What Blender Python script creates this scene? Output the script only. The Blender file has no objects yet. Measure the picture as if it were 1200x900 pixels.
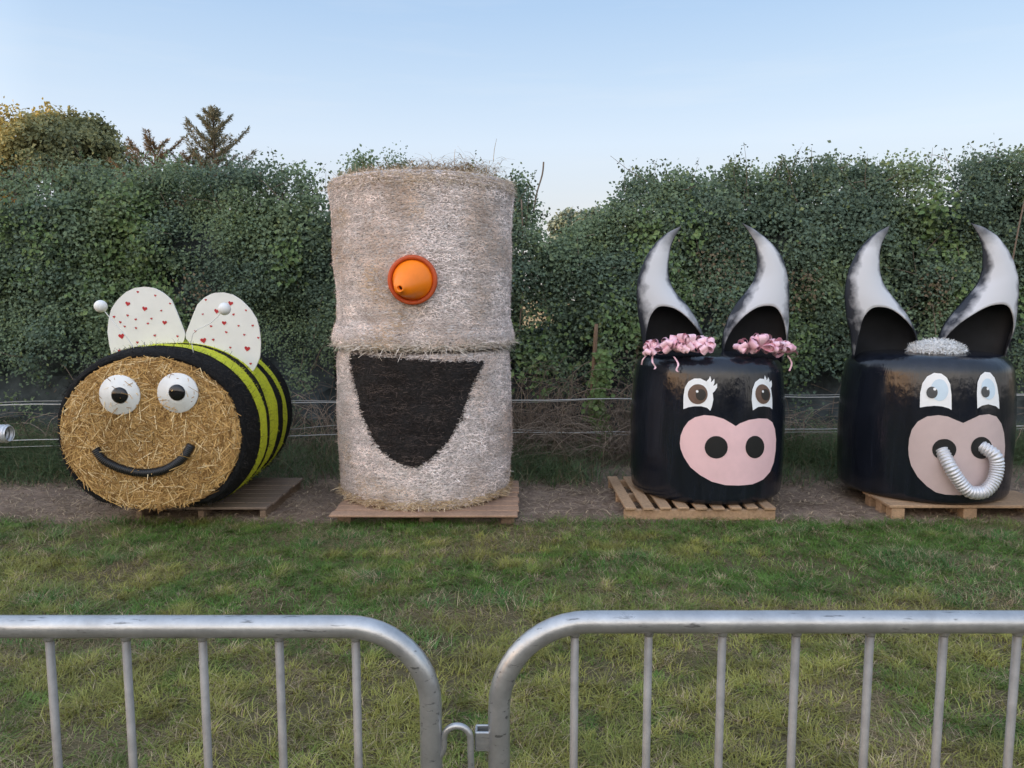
import bpy, bmesh, math, random
import numpy as np
from mathutils import Vector, Matrix
random.seed(7)
rng = np.random.default_rng(7)
PI = math.pi
S = bpy.context.scene
COL = S.collection

# ------------------------------------------------------------------ helpers
def link(o, parent=None):
    COL.objects.link(o)
    if parent is not None:
        o.parent = parent
    return o

def tag(o, label=None, cat=None, group=None, kind=None):
    if label: o['label'] = label
    if cat: o['category'] = cat
    if group: o['group'] = group
    if kind: o['kind'] = kind
    return o

def thing(name, label, cat, loc=(0, 0, 0), rz=0.0, group=None):
    o = bpy.data.objects.new(name, None)
    o.empty_display_size = .2
    o.location = loc
    o.rotation_euler = (0, 0, rz)
    link(o)
    return tag(o, label, cat, group)

def mesh(name, verts, faces, mat, parent=None, smooth=True, col=None, mats=None, midx=None):
    me = bpy.data.meshes.new(name)
    me.from_pydata([tuple(v) for v in verts], [], [tuple(f) for f in faces])
    if mats:
        for m in mats: me.materials.append(m)
        me.polygons.foreach_set('material_index', midx)
    else:
        me.materials.append(mat)
    if smooth:
        me.polygons.foreach_set('use_smooth', [True] * len(me.polygons))
    if col is not None:
        setcol(me, np.asarray(col))
    me.update()
    return link(bpy.data.objects.new(name, me), parent)

def setcol(me, c):
    a = me.attributes.new('col', 'FLOAT_COLOR', 'POINT')
    b = np.ones((len(me.vertices), 4), np.float32)
    b[:, :3] = c
    a.data.foreach_set('color', b.ravel())

def scatter(name, bv, bf, M, T, mat, parent=None, col=None, smooth=False):
    """many small cards in one mesh: base verts bv (k,3), base faces bf (tris), matrices M (n,3,3) as columns, places T"""
    bv = np.asarray(bv, np.float32); bf = np.asarray(bf, np.int32)
    n, k = len(T), len(bv)
    V = np.einsum('nij,kj->nki', M, bv) + T[:, None, :]
    F = (bf[None] + (np.arange(n) * k)[:, None, None]).reshape(-1, 3)
    me = bpy.data.meshes.new(name)
    me.vertices.add(n * k)
    me.vertices.foreach_set('co', V.astype(np.float32).ravel())
    me.loops.add(F.size)
    me.loops.foreach_set('vertex_index', F.astype(np.int32).ravel())
    me.polygons.add(len(F))
    me.polygons.foreach_set('loop_start', np.arange(0, F.size, 3, dtype=np.int32))
    try:
        me.polygons.foreach_set('loop_total', np.full(len(F), 3, np.int32))
    except Exception:
        pass
    me.polygons.foreach_set('use_smooth', np.full(len(F), smooth))
    me.materials.append(mat)
    if col is not None:
        setcol(me, np.repeat(np.asarray(col, np.float32), k, axis=0))
    me.update(calc_edges=True)
    return link(bpy.data.objects.new(name, me), parent)

def unit(v):
    return v / np.maximum(np.linalg.norm(v, axis=-1, keepdims=True), 1e-9)

def basis(along, nrm, L, W, B):
    """columns: side*W, normal*B, along*L"""
    along = unit(along)
    side = unit(np.cross(along, nrm))
    nn = np.cross(side, along)
    return np.stack([side * np.reshape(W, (-1, 1)), nn * np.reshape(B, (-1, 1)), along * np.reshape(L, (-1, 1))], axis=2)

_tab = np.random.default_rng(3).random((64, 64, 64)).astype(np.float32)
def vnoise(x, y, z=0.0):
    x = np.asarray(x, float); y = np.asarray(y, float); z = np.zeros_like(x) + z
    xi, yi, zi = np.floor(x).astype(int), np.floor(y).astype(int), np.floor(z).astype(int)
    fx, fy, fz = x - xi, y - yi, z - zi
    fx, fy, fz = [t * t * (3 - 2 * t) for t in (fx, fy, fz)]
    r = 0
    for a in (0, 1):
        for b in (0, 1):
            for c in (0, 1):
                w = (fx if a else 1 - fx) * (fy if b else 1 - fy) * (fz if c else 1 - fz)
                r = r + w * _tab[(xi + a) % 64, (yi + b) % 64, (zi + c) % 64]
    return r
def fbm(x, y, z=0.0, o=3):
    r, a, s = 0, .5, 0
    for i in range(o):
        r = r + a * vnoise(np.asarray(x) * 2 ** i, np.asarray(y) * 2 ** i, np.asarray(z) * 2 ** i + 7.3 * i); s += a; a *= .5
    return r / s

def mix(a, b, t):
    a, b = np.asarray(a, float), np.asarray(b, float)
    return a + (b - a) * np.reshape(t, (-1, 1))

BLADE_V = [(-1, 0, 0), (1, 0, 0), (-.75, .28, .55), (.75, .28, .55), (0, 1, 1)]
BLADE_F = [(0, 1, 3), (0, 3, 2), (2, 3, 4)]
FIB_V = [(-1, 0, 0), (1, 0, 0), (-1, 1, .5), (1, 1, .5), (-.6, 0, 1), (.6, 0, 1)]
FIB_F = [(0, 1, 3), (0, 3, 2), (2, 3, 5), (2, 5, 4)]
LEAF_V = [(0, 0, 0), (-.5, .12, .42), (.5, .12, .42), (0, -.12, 1), (0, -.02, .45)]
LEAF_F = [(0, 4, 1), (0, 2, 4), (1, 4, 3), (4, 2, 3)]

def tube_vf(path, r, n=8, caps=True, closed=False):
    P = [Vector(p) for p in path]
    m = len(P)
    R = r if hasattr(r, '__len__') else [r] * m
    V, F = [], []
    up = None
    for i in range(m):
        if closed:
            t = (P[(i + 1) % m] - P[i - 1]).normalized()
        else:
            t = (P[min(i + 1, m - 1)] - P[max(i - 1, 0)]).normalized()
        if up is None:
            up = t.orthogonal().normalized()
        else:
            up = (up - t * up.dot(t))
            up = up.normalized() if up.length > 1e-6 else t.orthogonal().normalized()
        b = t.cross(up)
        for k in range(n):
            a = 2 * PI * k / n
            V.append(P[i] + (up * math.cos(a) + b * math.sin(a)) * R[i])
    for i in range(m if closed else m - 1):
        j = (i + 1) % m
        for k in range(n):
            l = (k + 1) % n
            F.append((i * n + k, i * n + l, j * n + l, j * n + k))
    if caps and not closed:
        F.append(tuple(range(n - 1, -1, -1)))
        F.append(tuple(range((m - 1) * n, m * n)))
    return V, F

def join_vf(parts):
    V, F = [], []
    for v, f in parts:
        o = len(V)
        V += list(v)
        F += [tuple(i + o for i in q) for q in f]
    return V, F

def tube(name, path, r, mat, parent=None, n=8, **k):
    return mesh(name, *tube_vf(path, r, n, **k), mat, parent)

def smooth_path(pts, sub=6):
    P = [Vector(p) for p in pts]
    out = []
    for i in range(len(P) - 1):
        a, b, c, d = P[max(i - 1, 0)], P[i], P[i + 1], P[min(i + 2, len(P) - 1)]
        for s in range(sub):
            t = s / sub
            out.append(.5 * (2 * b + (c - a) * t + (2 * a - 5 * b + 4 * c - d) * t * t + (3 * b - a - 3 * c + d) * t ** 3))
    out.append(P[-1])
    return out

def boxes(name, bl, mat, parent=None, bev=.004):
    """bl: list of (cx,cy,cz,sx,sy,sz[,rotz[,rotx]]) joined into one mesh with bevelled edges"""
    bm = bmesh.new()
    for b in bl:
        rz = b[6] if len(b) > 6 else 0
        rx = b[7] if len(b) > 7 else 0
        M = Matrix.Translation(b[:3]) @ Matrix.Rotation(rz, 4, 'Z') @ Matrix.Rotation(rx, 4, 'X') @ Matrix.Diagonal((b[3], b[4], b[5], 1))
        bmesh.ops.create_cube(bm, size=1, matrix=M)
    if bev:
        bmesh.ops.bevel(bm, geom=bm.edges[:], offset=bev, segments=1, affect='EDGES')
    me = bpy.data.meshes.new(name)
    bm.to_mesh(me); bm.free()
    me.materials.append(mat)
    return link(bpy.data.objects.new(name, me), parent)

def resample(pts, n):
    P = np.asarray(pts, float)
    d = np.r_[0, np.cumsum(np.linalg.norm(np.diff(P, axis=0), axis=1))]
    s = np.linspace(0, d[-1], n)
    return np.stack([np.interp(s, d, P[:, i]) for i in range(P.shape[1])], 1)

# ------------------------------------------------------------------ materials
def newmat(name):
    m = bpy.data.materials.new(name)
    m.use_nodes = True
    nt = m.node_tree
    return m, nt, nt.nodes['Principled BSDF']

class N:
    def __init__(s, nt): s.nt = nt
    def add(s, t, **k):
        n = s.nt.nodes.new(t)
        for a, v in k.items(): setattr(n, a, v)
        return n
    def put(s, sock, v):
        if hasattr(v, 'is_linked') or hasattr(v, 'links'): s.nt.links.new(v, sock)
        else: sock.default_value = v
    def coord(s, kind='Object', scale=(1, 1, 1), rot=(0, 0, 0)):
        c = s.add('ShaderNodeTexCoord'); m = s.add('ShaderNodeMapping')
        s.nt.links.new(c.outputs[kind], m.inputs['Vector'])
        m.inputs['Scale'].default_value = scale
        m.inputs['Rotation'].default_value = rot
        return m.outputs['Vector']
    def noise(s, vec, scale, detail=4, rough=.55, dist=0):
        n = s.add('ShaderNodeTexNoise')
        s.nt.links.new(vec, n.inputs['Vector'])
        n.inputs['Scale'].default_value = scale; n.inputs['Detail'].default_value = detail
        n.inputs['Roughness'].default_value = rough; n.inputs['Distortion'].default_value = dist
        return n.outputs['Fac']
    def ramp(s, fac, stops):
        r = s.add('ShaderNodeValToRGB')
        e = r.color_ramp.elements
        while len(e) < len(stops): e.new(.5)
        for i, (p, c) in enumerate(stops):
            e[i].position = p
            e[i].color = (c[0], c[1], c[2], 1) if hasattr(c, '__len__') else (c, c, c, 1)
        s.nt.links.new(fac, r.inputs['Fac'])
        return r.outputs['Color']
    def mix(s, fac, a, b, mode='MIX'):
        m = s.add('ShaderNodeMixRGB', blend_type=mode)
        for k, v in (('Fac', fac), ('Color1', a), ('Color2', b)):
            if hasattr(v, 'links'): s.nt.links.new(v, m.inputs[k])
            else: m.inputs[k].default_value = v if k == 'Fac' else (v[0], v[1], v[2], 1)
        return m.outputs['Color']
    def math(s, op, a, b=0.0):
        m = s.add('ShaderNodeMath', operation=op)
        for i, v in enumerate((a, b)):
            if hasattr(v, 'links'): s.nt.links.new(v, m.inputs[i])
            else: m.inputs[i].default_value = v
        return m.outputs[0]
    def attr(s, name='col'):
        return s.add('ShaderNodeAttribute', attribute_name=name).outputs['Color']
    def bump(s, h, strength, dist, bsdf):
        b = s.add('ShaderNodeBump')
        b.inputs['Strength'].default_value = strength; b.inputs['Distance'].default_value = dist
        s.nt.links.new(h, b.inputs['Height'])
        s.nt.links.new(b.outputs['Normal'], bsdf.inputs['Normal'])

def mat_plain(name, c, rough=.6, var=.12, scale=20, metal=0, spec=.5, bump=0):
    m, nt, b = newmat(name); n = N(nt)
    v = n.coord()
    f = n.noise(v, scale, 5, .65)
    lo = [x * (1 - var) for x in c]; hi = [min(x * (1 + var), 1) for x in c]
    nt.links.new(n.ramp(f, [(.3, lo), (.7, hi)]), b.inputs['Base Color'])
    b.inputs['Roughness'].default_value = rough; b.inputs['Metallic'].default_value = metal
    b.inputs['Specular IOR Level'].default_value = spec
    if bump: n.bump(f, bump, .01, b)
    return m

def mat_attr(name, rough=.6, spec=.3, trans=0.0, noise=0):
    m, nt, b = newmat(name); n = N(nt)
    c = n.attr()
    if noise:
        f = n.noise(n.coord(), noise, 3)
        c = n.mix(1, c, n.ramp(f, [(.25, .7), (.75, 1.25)]), 'MULTIPLY')
    nt.links.new(c, b.inputs['Base Color'])
    b.inputs['Roughness'].default_value = rough; b.inputs['Specular IOR Level'].default_value = spec
    if trans:
        t = n.add('ShaderNodeBsdfTranslucent'); nt.links.new(c, t.inputs['Color'])
        mx = n.add('ShaderNodeMixShader'); mx.inputs[0].default_value = trans
        nt.links.new(b.outputs[0], mx.inputs[1]); nt.links.new(t.outputs[0], mx.inputs[2])
        nt.links.new(mx.outputs[0], nt.nodes['Material Output'].inputs['Surface'])
    return m

M = {}
M['grass'] = mat_attr('grass_blades', .55, .3, .25)
M['leaf'] = mat_attr('leaves', .62, .22, .22)
M['fibre'] = mat_attr('straw_fibres', .7, .2)
M['twig'] = mat_plain('twig_bark', (.16, .12, .09), .85, .3, 30)
M['deadstem'] = mat_attr('dry_stems', .8, .15)
M['bark'] = mat_plain('tree_bark', (.11, .085, .065), .9, .35, 9, bump=.5)
M['core'] = mat_plain('hedge_shade', (.080, .095, .100), 1, .4, 6, spec=0)  # shade inside the hedge as a colour, paled bluish for haze

def m_ground():
    m, nt, b = newmat('turf_soil'); n = N(nt); v = n.coord()
    f = n.noise(v, 1.3, 6, .6); g = n.noise(v, 22, 6, .7)
    c = n.mix(f, (.07, .075, .028), (.16, .135, .07))
    c = n.mix(g, c, (.13, .10, .06))
    nt.links.new(c, b.inputs['Base Color']); b.inputs['Roughness'].default_value = .95
    b.inputs['Specular IOR Level'].default_value = .1
    n.bump(g, .8, .03, b)
    return m
M['ground'] = m_ground()
def m_dirt():
    m, nt, b = newmat('bare_soil'); n = N(nt); v = n.coord()
    f = n.noise(v, 2.2, 6, .65); g = n.noise(v, 34, 6, .75)
    c = n.ramp(f, [(.3, (.19, .135, .10)), (.55, (.34, .25, .19)), (.8, (.46, .35, .26))])
    c = n.mix(1, c, n.ramp(g, [(.3, .55), (.7, 1.2)]), 'MULTIPLY')
    nt.links.new(c, b.inputs['Base Color']); b.inputs['Roughness'].default_value = .95
    b.inputs['Specular IOR Level'].default_value = .1
    n.bump(g, 1, .03, b)
    return m
M['dirt'] = m_dirt()
def m_field():
    m, nt, b = newmat('stubble'); n = N(nt); v = n.coord(scale=(1, .25, 1))
    f = n.noise(v, .6, 6, .6)
    nt.links.new(n.ramp(f, [(.3, (.30, .20, .10)), (.7, (.50, .34, .18))]), b.inputs['Base Color'])
    b.inputs['Roughness'].default_value = 1; b.inputs['Specular IOR Level'].default_value = 0
    return m
M['field'] = m_field()
def m_netbale():
    # white sprayed net wrap over straw: fine horizontal threads, straw glinting through
    m, nt, b = newmat('white_sprayed_netwrap'); n = N(nt)
    v = n.coord(scale=(1, 1, 3.2)); v1 = n.coord()
    fine = n.noise(v, 46, 5, .75); mid = n.noise(v1, 5, 5, .65); big = n.noise(v1, 1.5, 3, .5)
    hz = n.noise(n.coord(scale=(.35, .35, 9)), 9, 4, .6)
    c = n.ramp(fine, [(.34, (.13, .10, .085)), (.46, (.52, .45, .42)), (.56, (.90, .84, .82))])
    c = n.mix(n.ramp(mid, [(.52, 0.0), (.75, .55)]), c, (.36, .27, .19))
    c = n.mix(n.ramp(big, [(.45, 0.0), (.8, .4)]), c, (.42, .35, .30))
    c = n.mix(1, c, n.ramp(hz, [(.3, .72), (.6, 1.06)]), 'MULTIPLY')
    nt.links.new(c, b.inputs['Base Color']); b.inputs['Roughness'].default_value = .8
    b.inputs['Specular IOR Level'].default_value = .2
    n.bump(n.math('ADD', fine, hz), .9, .02, b)
    return m
M['net'] = m_netbale()
def m_straw():
    m, nt, b = newmat('packed_straw'); n = N(nt)
    f = n.noise(n.coord(scale=(1, 1, 1)), 30, 6, .75); g = n.noise(n.coord(), 4, 4)
    c = n.ramp(f, [(.3, (.06, .033, .014)), (.5, (.22, .125, .048)), (.72, (.45, .28, .11))])
    c = n.mix(n.ramp(g, [(.4, 0.0), (.7, .5)]), c, (.17, .10, .045))
    nt.links.new(c, b.inputs['Base Color']); b.inputs['Roughness'].default_value = .85
    n.bump(f, 1, .03, b)
    return m
M['straw'] = m_straw()
def m_beewrap():
    m, nt, b = newmat('black_netwrap'); n = N(nt)
    f = n.noise(n.coord(scale=(1, 3, 1)), 40, 5, .75)
    nt.links.new(n.ramp(f, [(.45, (.008, .008, .009)), (.7, (.03, .028, .026)), (.82, (.13, .10, .07))]), b.inputs['Base Color'])
    b.inputs['Roughness'].default_value = .85; b.inputs['Specular IOR Level'].default_value = .2
    n.bump(f, 1, .02, b)
    return m
M['beewrap'] = m_beewrap()
def m_stripe():
    m, nt, b = newmat('lime_yellow_spray'); n = N(nt)
    f = n.noise(n.coord(), 60, 5, .8); g = n.noise(n.coord(), 5, 3)
    c = n.mix(g, (.52, .58, .015), (.80, .82, .03))
    c = n.mix(n.ramp(f, [(.5, 0.0), (.72, .75)]), c, (.05, .05, .02))
    nt.links.new(c, b.inputs['Base Color']); b.inputs['Roughness'].default_value = .8
    n.bump(f, 1, .015, b)
    return m
M['stripe'] = m_stripe()
def m_silage():
    # stretched glossy black film: vertical-ish wrap streaks, soft puckers
    m, nt, b = newmat('black_bale_film'); n = N(nt)
    v = n.coord(scale=(1, 1, .35)); v1 = n.coord()
    st = n.noise(n.coord(scale=(1, 1, .12)), 18, 5, .6); pk = n.noise(v1, 3.2, 3, .5); fi = n.noise(v, 55, 4, .6)
    nt.links.new(n.ramp(st, [(.35, (.006, .0075, .012)), (.7, (.012, .0145, .022))]), b.inputs['Base Color'])
    nt.links.new(n.ramp(n.noise(v1, 5, 5, .6), [(.3, .08), (.7, .20)]), b.inputs['Roughness'])
    b.inputs['Specular IOR Level'].default_value = .5
    h = n.math('ADD', n.math('MULTIPLY', st, .5), n.math('ADD', n.math('MULTIPLY', pk, .9), n.math('MULTIPLY', fi, .035)))
    rg = n.noise(n.coord(scale=(1.3, 1.3, .55)), 6.5, 4, .55, 1.1)
    rg = n.math('POWER', n.math('SUBTRACT', 1.0, n.math('ABSOLUTE', n.math('MULTIPLY', n.math('SUBTRACT', rg, .5), 3.2))), 5)
    sz = n.add('ShaderNodeSeparateXYZ'); nt.links.new(v1, sz.inputs[0])
    zm = n.ramp(sz.outputs[2], [(.0, .9), (.25, .18), (.70, .10), (1.0, .35)])
    h = n.math('ADD', h, n.math('MULTIPLY', n.math('MULTIPLY', rg, zm), .13))
    n.bump(h, .30, .03, b)
    return m
M['film'] = m_silage()
def m_wood(name, a, c2, sc=(1, 14, 14)):
    m, nt, b = newmat(name); n = N(nt)
    g = n.noise(n.coord(scale=sc), 5, 5, .65, .4); f = n.noise(n.coord(), 3, 4); k = n.noise(n.coord(), 60, 3)
    c = n.mix(g, a, c2)
    c = n.mix(n.ramp(f, [(.45, 0.0), (.75, .6)]), c, [x * .45 for x in a])
    c = n.mix(1, c, n.ramp(k, [(.3, .75), (.7, 1.1)]), 'MULTIPLY')
    nt.links.new(c, b.inputs['Base Color']); b.inputs['Roughness'].default_value = .85
    n.bump(g, .5, .006, b)
    return m
M['wood_x'] = m_wood('pallet_timber', (.17, .11, .07), (.29, .20, .13))
M['wood_y'] = m_wood('pallet_timber_fresh', (.34, .205, .115), (.50, .33, .195), (14, 1, 14))
M['wood_grey'] = m_wood('pallet_timber_weathered', (.19, .135, .10), (.32, .235, .175))
M['wood_red'] = m_wood('pallet_timber_ruddy', (.33, .19, .12), (.48, .31, .205))
M['stake'] = m_wood('stake_timber', (.17, .10, .06), (.28, .18, .11), (14, 14, 1))
def m_galv():
    m, nt, b = newmat('galvanised_steel'); n = N(nt); v = n.coord()
    f = n.noise(v, 14, 6, .7); g = n.noise(n.coord(scale=(2, 8, 8)), 9, 5, .7); d = n.noise(n.coord(scale=(3, 16, 16)), 7, 3, .6)
    c = n.ramp(f, [(.3, (.34, .34, .34)), (.6, (.47, .47, .465)), (.8, (.58, .57, .55))])
    c = n.mix(n.ramp(d, [(.62, 0.0), (.70, .8)]), c, (.12, .12, .12))
    nt.links.new(c, b.inputs['Base Color'])
    b.inputs['Metallic'].default_value = .7
    nt.links.new(n.ramp(g, [(.3, .26), (.7, .44)]), b.inputs['Roughness'])
    n.bump(f, .12, .01, b)
    return m
M['galv'] = m_galv()
M['galv_bar'] = mat_plain('galvanised_bars', (.25, .235, .215), .55, .2, 25, metal=.35, bump=.1)
def m_horn():
    # white airbrushed over dark plastic: attribute R = across (0 centre, 1 edge), G = along (0 base, 1 tip)
    m, nt, b = newmat('airbrushed_horn'); n = N(nt)
    sep = n.add('ShaderNodeSeparateColor'); nt.links.new(n.attr(), sep.inputs[0])
    bl = n.noise(n.coord(), 7.5, 3, .55)
    e = n.math('ADD', sep.outputs[0], n.math('MULTIPLY', n.math('SUBTRACT', bl, .5), .85))
    t = n.math('ADD', sep.outputs[1], n.math('MULTIPLY', n.math('SUBTRACT', bl, .5), .25))
    k = n.math('MAXIMUM', n.ramp(e, [(.60, 0.0), (.95, 1.0)]), n.ramp(t, [(.76, 0.0), (.95, .85)]))
    c = n.mix(k, (.55, .555, .58), (.026, .029, .038))
    nt.links.new(c, b.inputs['Base Color']); b.inputs['Roughness'].default_value = .55; b.inputs['Specular IOR Level'].default_value = .3
    return m
M['horn'] = m_horn()
M['horn_in'] = mat_plain('black_plastic_inside', (.008, .009, .012), .55, .4, 6, spec=.2)
M['white'] = mat_plain('white_painted_board', (.74, .74, .72), .5, .04, 12)
M['wing'] = mat_plain('white_wing_board', (.72, .71, .69), .55, .05, 6)
M['red'] = mat_plain('red_painted_hearts', (.42, .012, .02), .5, .2, 40)
M['blackgloss'] = mat_plain('gloss_black', (.008, .008, .009), .12, .2, 20)
M['black'] = mat_plain('matt_black', (.007, .007, .008), .45, .2, 20)
M['eyewhite'] = mat_plain('white_vinyl', (.80, .81, .82), .35, .03, 15)
M['brown'] = mat_plain('brown_vinyl', (.115, .065, .045), .35, .2, 30)
M['pupil'] = mat_plain('dark_vinyl', (.014, .012, .012), .3, .2, 30)
M['greypupil'] = mat_plain('dark_grey_vinyl', (.05, .055, .06), .3, .2, 30)
M['blue'] = mat_plain('pale_blue_vinyl', (.55, .67, .77), .35, .06, 12)
M['pink'] = mat_plain('pink_painted_muzzle', (.80, .53, .54), .45, .07, 5, bump=.06)
M['dustpink'] = mat_plain('dusty_pink_muzzle', (.53, .415, .40), .45, .07, 5, bump=.06)
def m_ribbon():
    m, nt, b = newmat('pink_satin_ribbon'); n = N(nt)
    f = n.noise(n.coord(), 14, 3)
    nt.links.new(n.ramp(f, [(.3, (.80, .42, .50)), (.7, (.90, .64, .70))]), b.inputs['Base Color'])
    b.inputs['Roughness'].default_value = .3
    return m
M['ribbon'] = m_ribbon()
M['orange'] = mat_plain('orange_plastic', (.95, .225, .004), .38, .06, 9)
M['orange_rim'] = mat_plain('deep_orange_rim', (.50, .075, .012), .5, .15, 14)  # redder and darker than the cone
M['dark_in'] = mat_plain('dark_hole', (.05, .012, .006), .8, .2, 20)
M['foil'] = mat_plain('ribbed_foil_duct', (.60, .60, .62), .45, .14, 30, metal=.5, bump=.2)
M['wire'] = mat_plain('fence_tape', (.42, .41, .385), .6, .1, 50)
M['rubber'] = mat_plain('black_ribbed_pipe', (.012, .012, .013), .4, .2, 30)
# ------------------------------------------------------------------ world, sun, camera
SUN_EL = math.radians(2.9)
SUN_DIR = Vector((-.93 * math.cos(SUN_EL), -.37 * math.cos(SUN_EL), math.sin(SUN_EL))).normalized()
w = bpy.data.worlds.new('World'); S.world = w; w.use_nodes = True
n = N(w.node_tree); bg = w.node_tree.nodes['Background']
sky = n.add('ShaderNodeTexSky', sky_type='NISHITA')
sky.sun_disc = False; sky.sun_elevation = SUN_EL
sky.sun_rotation = math.atan2(SUN_DIR.x, SUN_DIR.y)
sky.altitude = 50; sky.air_density = 1.0; sky.dust_density = 1.2; sky.ozone_density = 1.6
bg.inputs['Strength'].default_value = .07
w.node_tree.links.new(sky.outputs[0], bg.inputs['Color'])
# evening haze: pale at the horizon, blue above, brighter and warmer round to the west, behind the viewer's left
tc = n.add('ShaderNodeTexCoord'); sx = n.add('ShaderNodeSeparateXYZ')
w.node_tree.links.new(tc.outputs['Generated'], sx.inputs[0])
hz = n.ramp(sx.outputs[2], [(0, (.72, .70, .68)), (.10, (.70, .72, .77)), (.19, (.66, .76, .905)), (.26, (.54, .68, .87)), (.34, (.42, .585, .825)), (1, (.42, .58, .90))])
west = n.math('ADD', n.math('MULTIPLY', sx.outputs[0], -.55), n.math('MULTIPLY', sx.outputs[1], -.85))
wf = n.ramp(n.math('ADD', n.math('MULTIPLY', west, .5), .5), [(.28, (0, 0, 0)), (.85, (1, 1, 1))])
hz = n.mix(wf, hz, n.ramp(sx.outputs[2], [(.15, (1.0, .97, .94)), (.55, (.62, .72, .90)), (1, (.40, .52, .78))]))
hz = n.mix(wf, hz, n.mix(1, hz, (2.95, 2.72, 2.46), 'MULTIPLY'))
# afterglow low in the west
sd = n.add('ShaderNodeVectorMath', operation='DOT_PRODUCT'); w.node_tree.links.new(tc.outputs['Generated'], sd.inputs[0]); sd.inputs[1].default_value = (-.93, -.37, .1)
glow = n.math('MULTIPLY', n.ramp(sd.outputs['Value'], [(.80, 0.0), (1, 1.0)]), n.ramp(sx.outputs[2], [(.10, 1.0), (.34, 0.0)]))
hz = n.mix(glow, hz, (3.6, 2.0, .95))
cir = n.add('ShaderNodeMapping'); w.node_tree.links.new(tc.outputs['Generated'], cir.inputs['Vector'])
cir.inputs['Scale'].default_value = (1.6, 1.6, 16); cir.inputs['Rotation'].default_value = (0, .14, 0)
hz = n.mix(n.ramp(n.noise(cir.outputs['Vector'], 1.6, 5, .55), [(.5, 0.0), (.75, .22)]), hz, (.80, .82, .86))
bg2 = n.add('ShaderNodeBackground'); w.node_tree.links.new(hz, bg2.inputs['Color']); bg2.inputs['Strength'].default_value = 1.0
ads = n.add('ShaderNodeAddShader'); w.node_tree.links.new(bg.outputs[0], ads.inputs[0]); w.node_tree.links.new(bg2.outputs[0], ads.inputs[1])
w.node_tree.links.new(ads.outputs[0], w.node_tree.nodes['World Output'].inputs['Surface'])
sl = bpy.data.lights.new('sun', 'SUN'); sl.energy = 4.5; sl.angle = math.radians(.6); sl.color = (1, .70, .40)
so = link(bpy.data.objects.new('sun', sl)); so.rotation_euler = SUN_DIR.to_track_quat('Z', 'Y').to_euler()
so.location = (-20, -8, 12)
cam = bpy.data.cameras.new('camera'); cam.lens = 27; cam.sensor_width = 36; cam.clip_end = 3000; cam.clip_start = .05
co = link(bpy.data.objects.new('camera', cam)); co.location = (0, 0, 1.65)
co.rotation_euler = (math.radians(90 - 6.3), 0, 0)
S.camera = co
S.view_settings.view_transform = 'Standard'; S.view_settings.look = 'None'
S.view_settings.exposure = 0; S.view_settings.gamma = 1
S.cycles.max_bounces = 8; S.cycles.transparent_max_bounces = 8
try: S.cycles.use_denoising = True
except Exception: pass

# ------------------------------------------------------------------ ground
def grid(name, x0, x1, y0, y1, nx, ny, zf, mat):
    xs = np.linspace(x0, x1, nx); ys = np.linspace(y0, y1, ny)
    X, Y = np.meshgrid(xs, ys)
    Z = zf(X, Y)
    V = np.stack([X, Y, Z], -1).reshape(-1, 3)
    F = [(j * nx + i, j * nx + i + 1, (j + 1) * nx + i + 1, (j + 1) * nx + i) for j in range(ny - 1) for i in range(nx - 1)]
    return tag(mesh(name, V, F, mat), kind='structure')
mesh_g = mesh('ground', [(-900, -900, -.03), (900, -900, -.03), (900, 900, -.03), (-900, 900, -.03)], [(0, 1, 2, 3)], M['ground'])
tag(mesh_g, kind='structure')
def edge_y(x): return 5.58 + .10 * (fbm(x * 1.3 + 9, x * 0 + 3, 0, 3) - .5) * 2
def lawn_z(X, Y):
    return .02 * (fbm(X * 1.2, Y * 1.2) - .5) + .006 * (vnoise(X * 9, Y * 9) - .5)
grid('lawn', -14, 14, -6, 5.75, 225, 95, lawn_z, M['ground'])
def dirt_z(X, Y):
    return .012 + .03 * (fbm(X * 2.2, Y * 2.2) - .5) + .015 * (vnoise(X * 12, Y * 12) - .5) - .02 * np.clip((5.6 - Y) / .1, 0, 1)
grid('dirt_strip', -10, 10, 5.5, 9.8, 260, 70, dirt_z, M['dirt'])
mesh_f = mesh('field', [(-300, 13, .05), (300, 13, .05), (300, 500, .4), (-300, 500, .4)], [(0, 1, 2, 3)], M['field'])
tag(mesh_f, kind='structure')

# lawn blades
def grass_blades(name, X, Y, Z, L, W, col, lean, mat=None, up=.9, label=None, dirs=None):
    n_ = len(X)
    a = rng.random(n_) * 2 * PI if dirs is None else dirs
    ld = np.stack([np.cos(a), np.sin(a), np.zeros(n_)], 1)
    lean_ = lean * rng.random(n_)
    side = np.stack([-np.sin(a), np.cos(a), np.zeros(n_)], 1)
    upv = np.zeros((n_, 3)); upv[:, 2] = 1
    upv = upv + .35 * lean_[:, None] * ld
    Mx = np.stack([side * W[:, None], ld * (L * lean_)[:, None], upv * (L * np.asarray(up))[:, None]], 2)
    T = np.stack([X, Y, Z], 1)
    o = scatter(name, BLADE_V, BLADE_F, Mx, T, mat or M['grass'], col=col)
    return tag(o, label, 'grass', kind='stuff')
nb = 470000
Y = 1.9 + (5.72 - 1.9) * rng.random(nb) ** .85
X = (rng.random(nb) * 2 - 1) * (.70 * Y + 1.3)
k = Y < edge_y(X) + .05 * rng.standard_normal(nb)
X, Y = X[k], Y[k]
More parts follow.
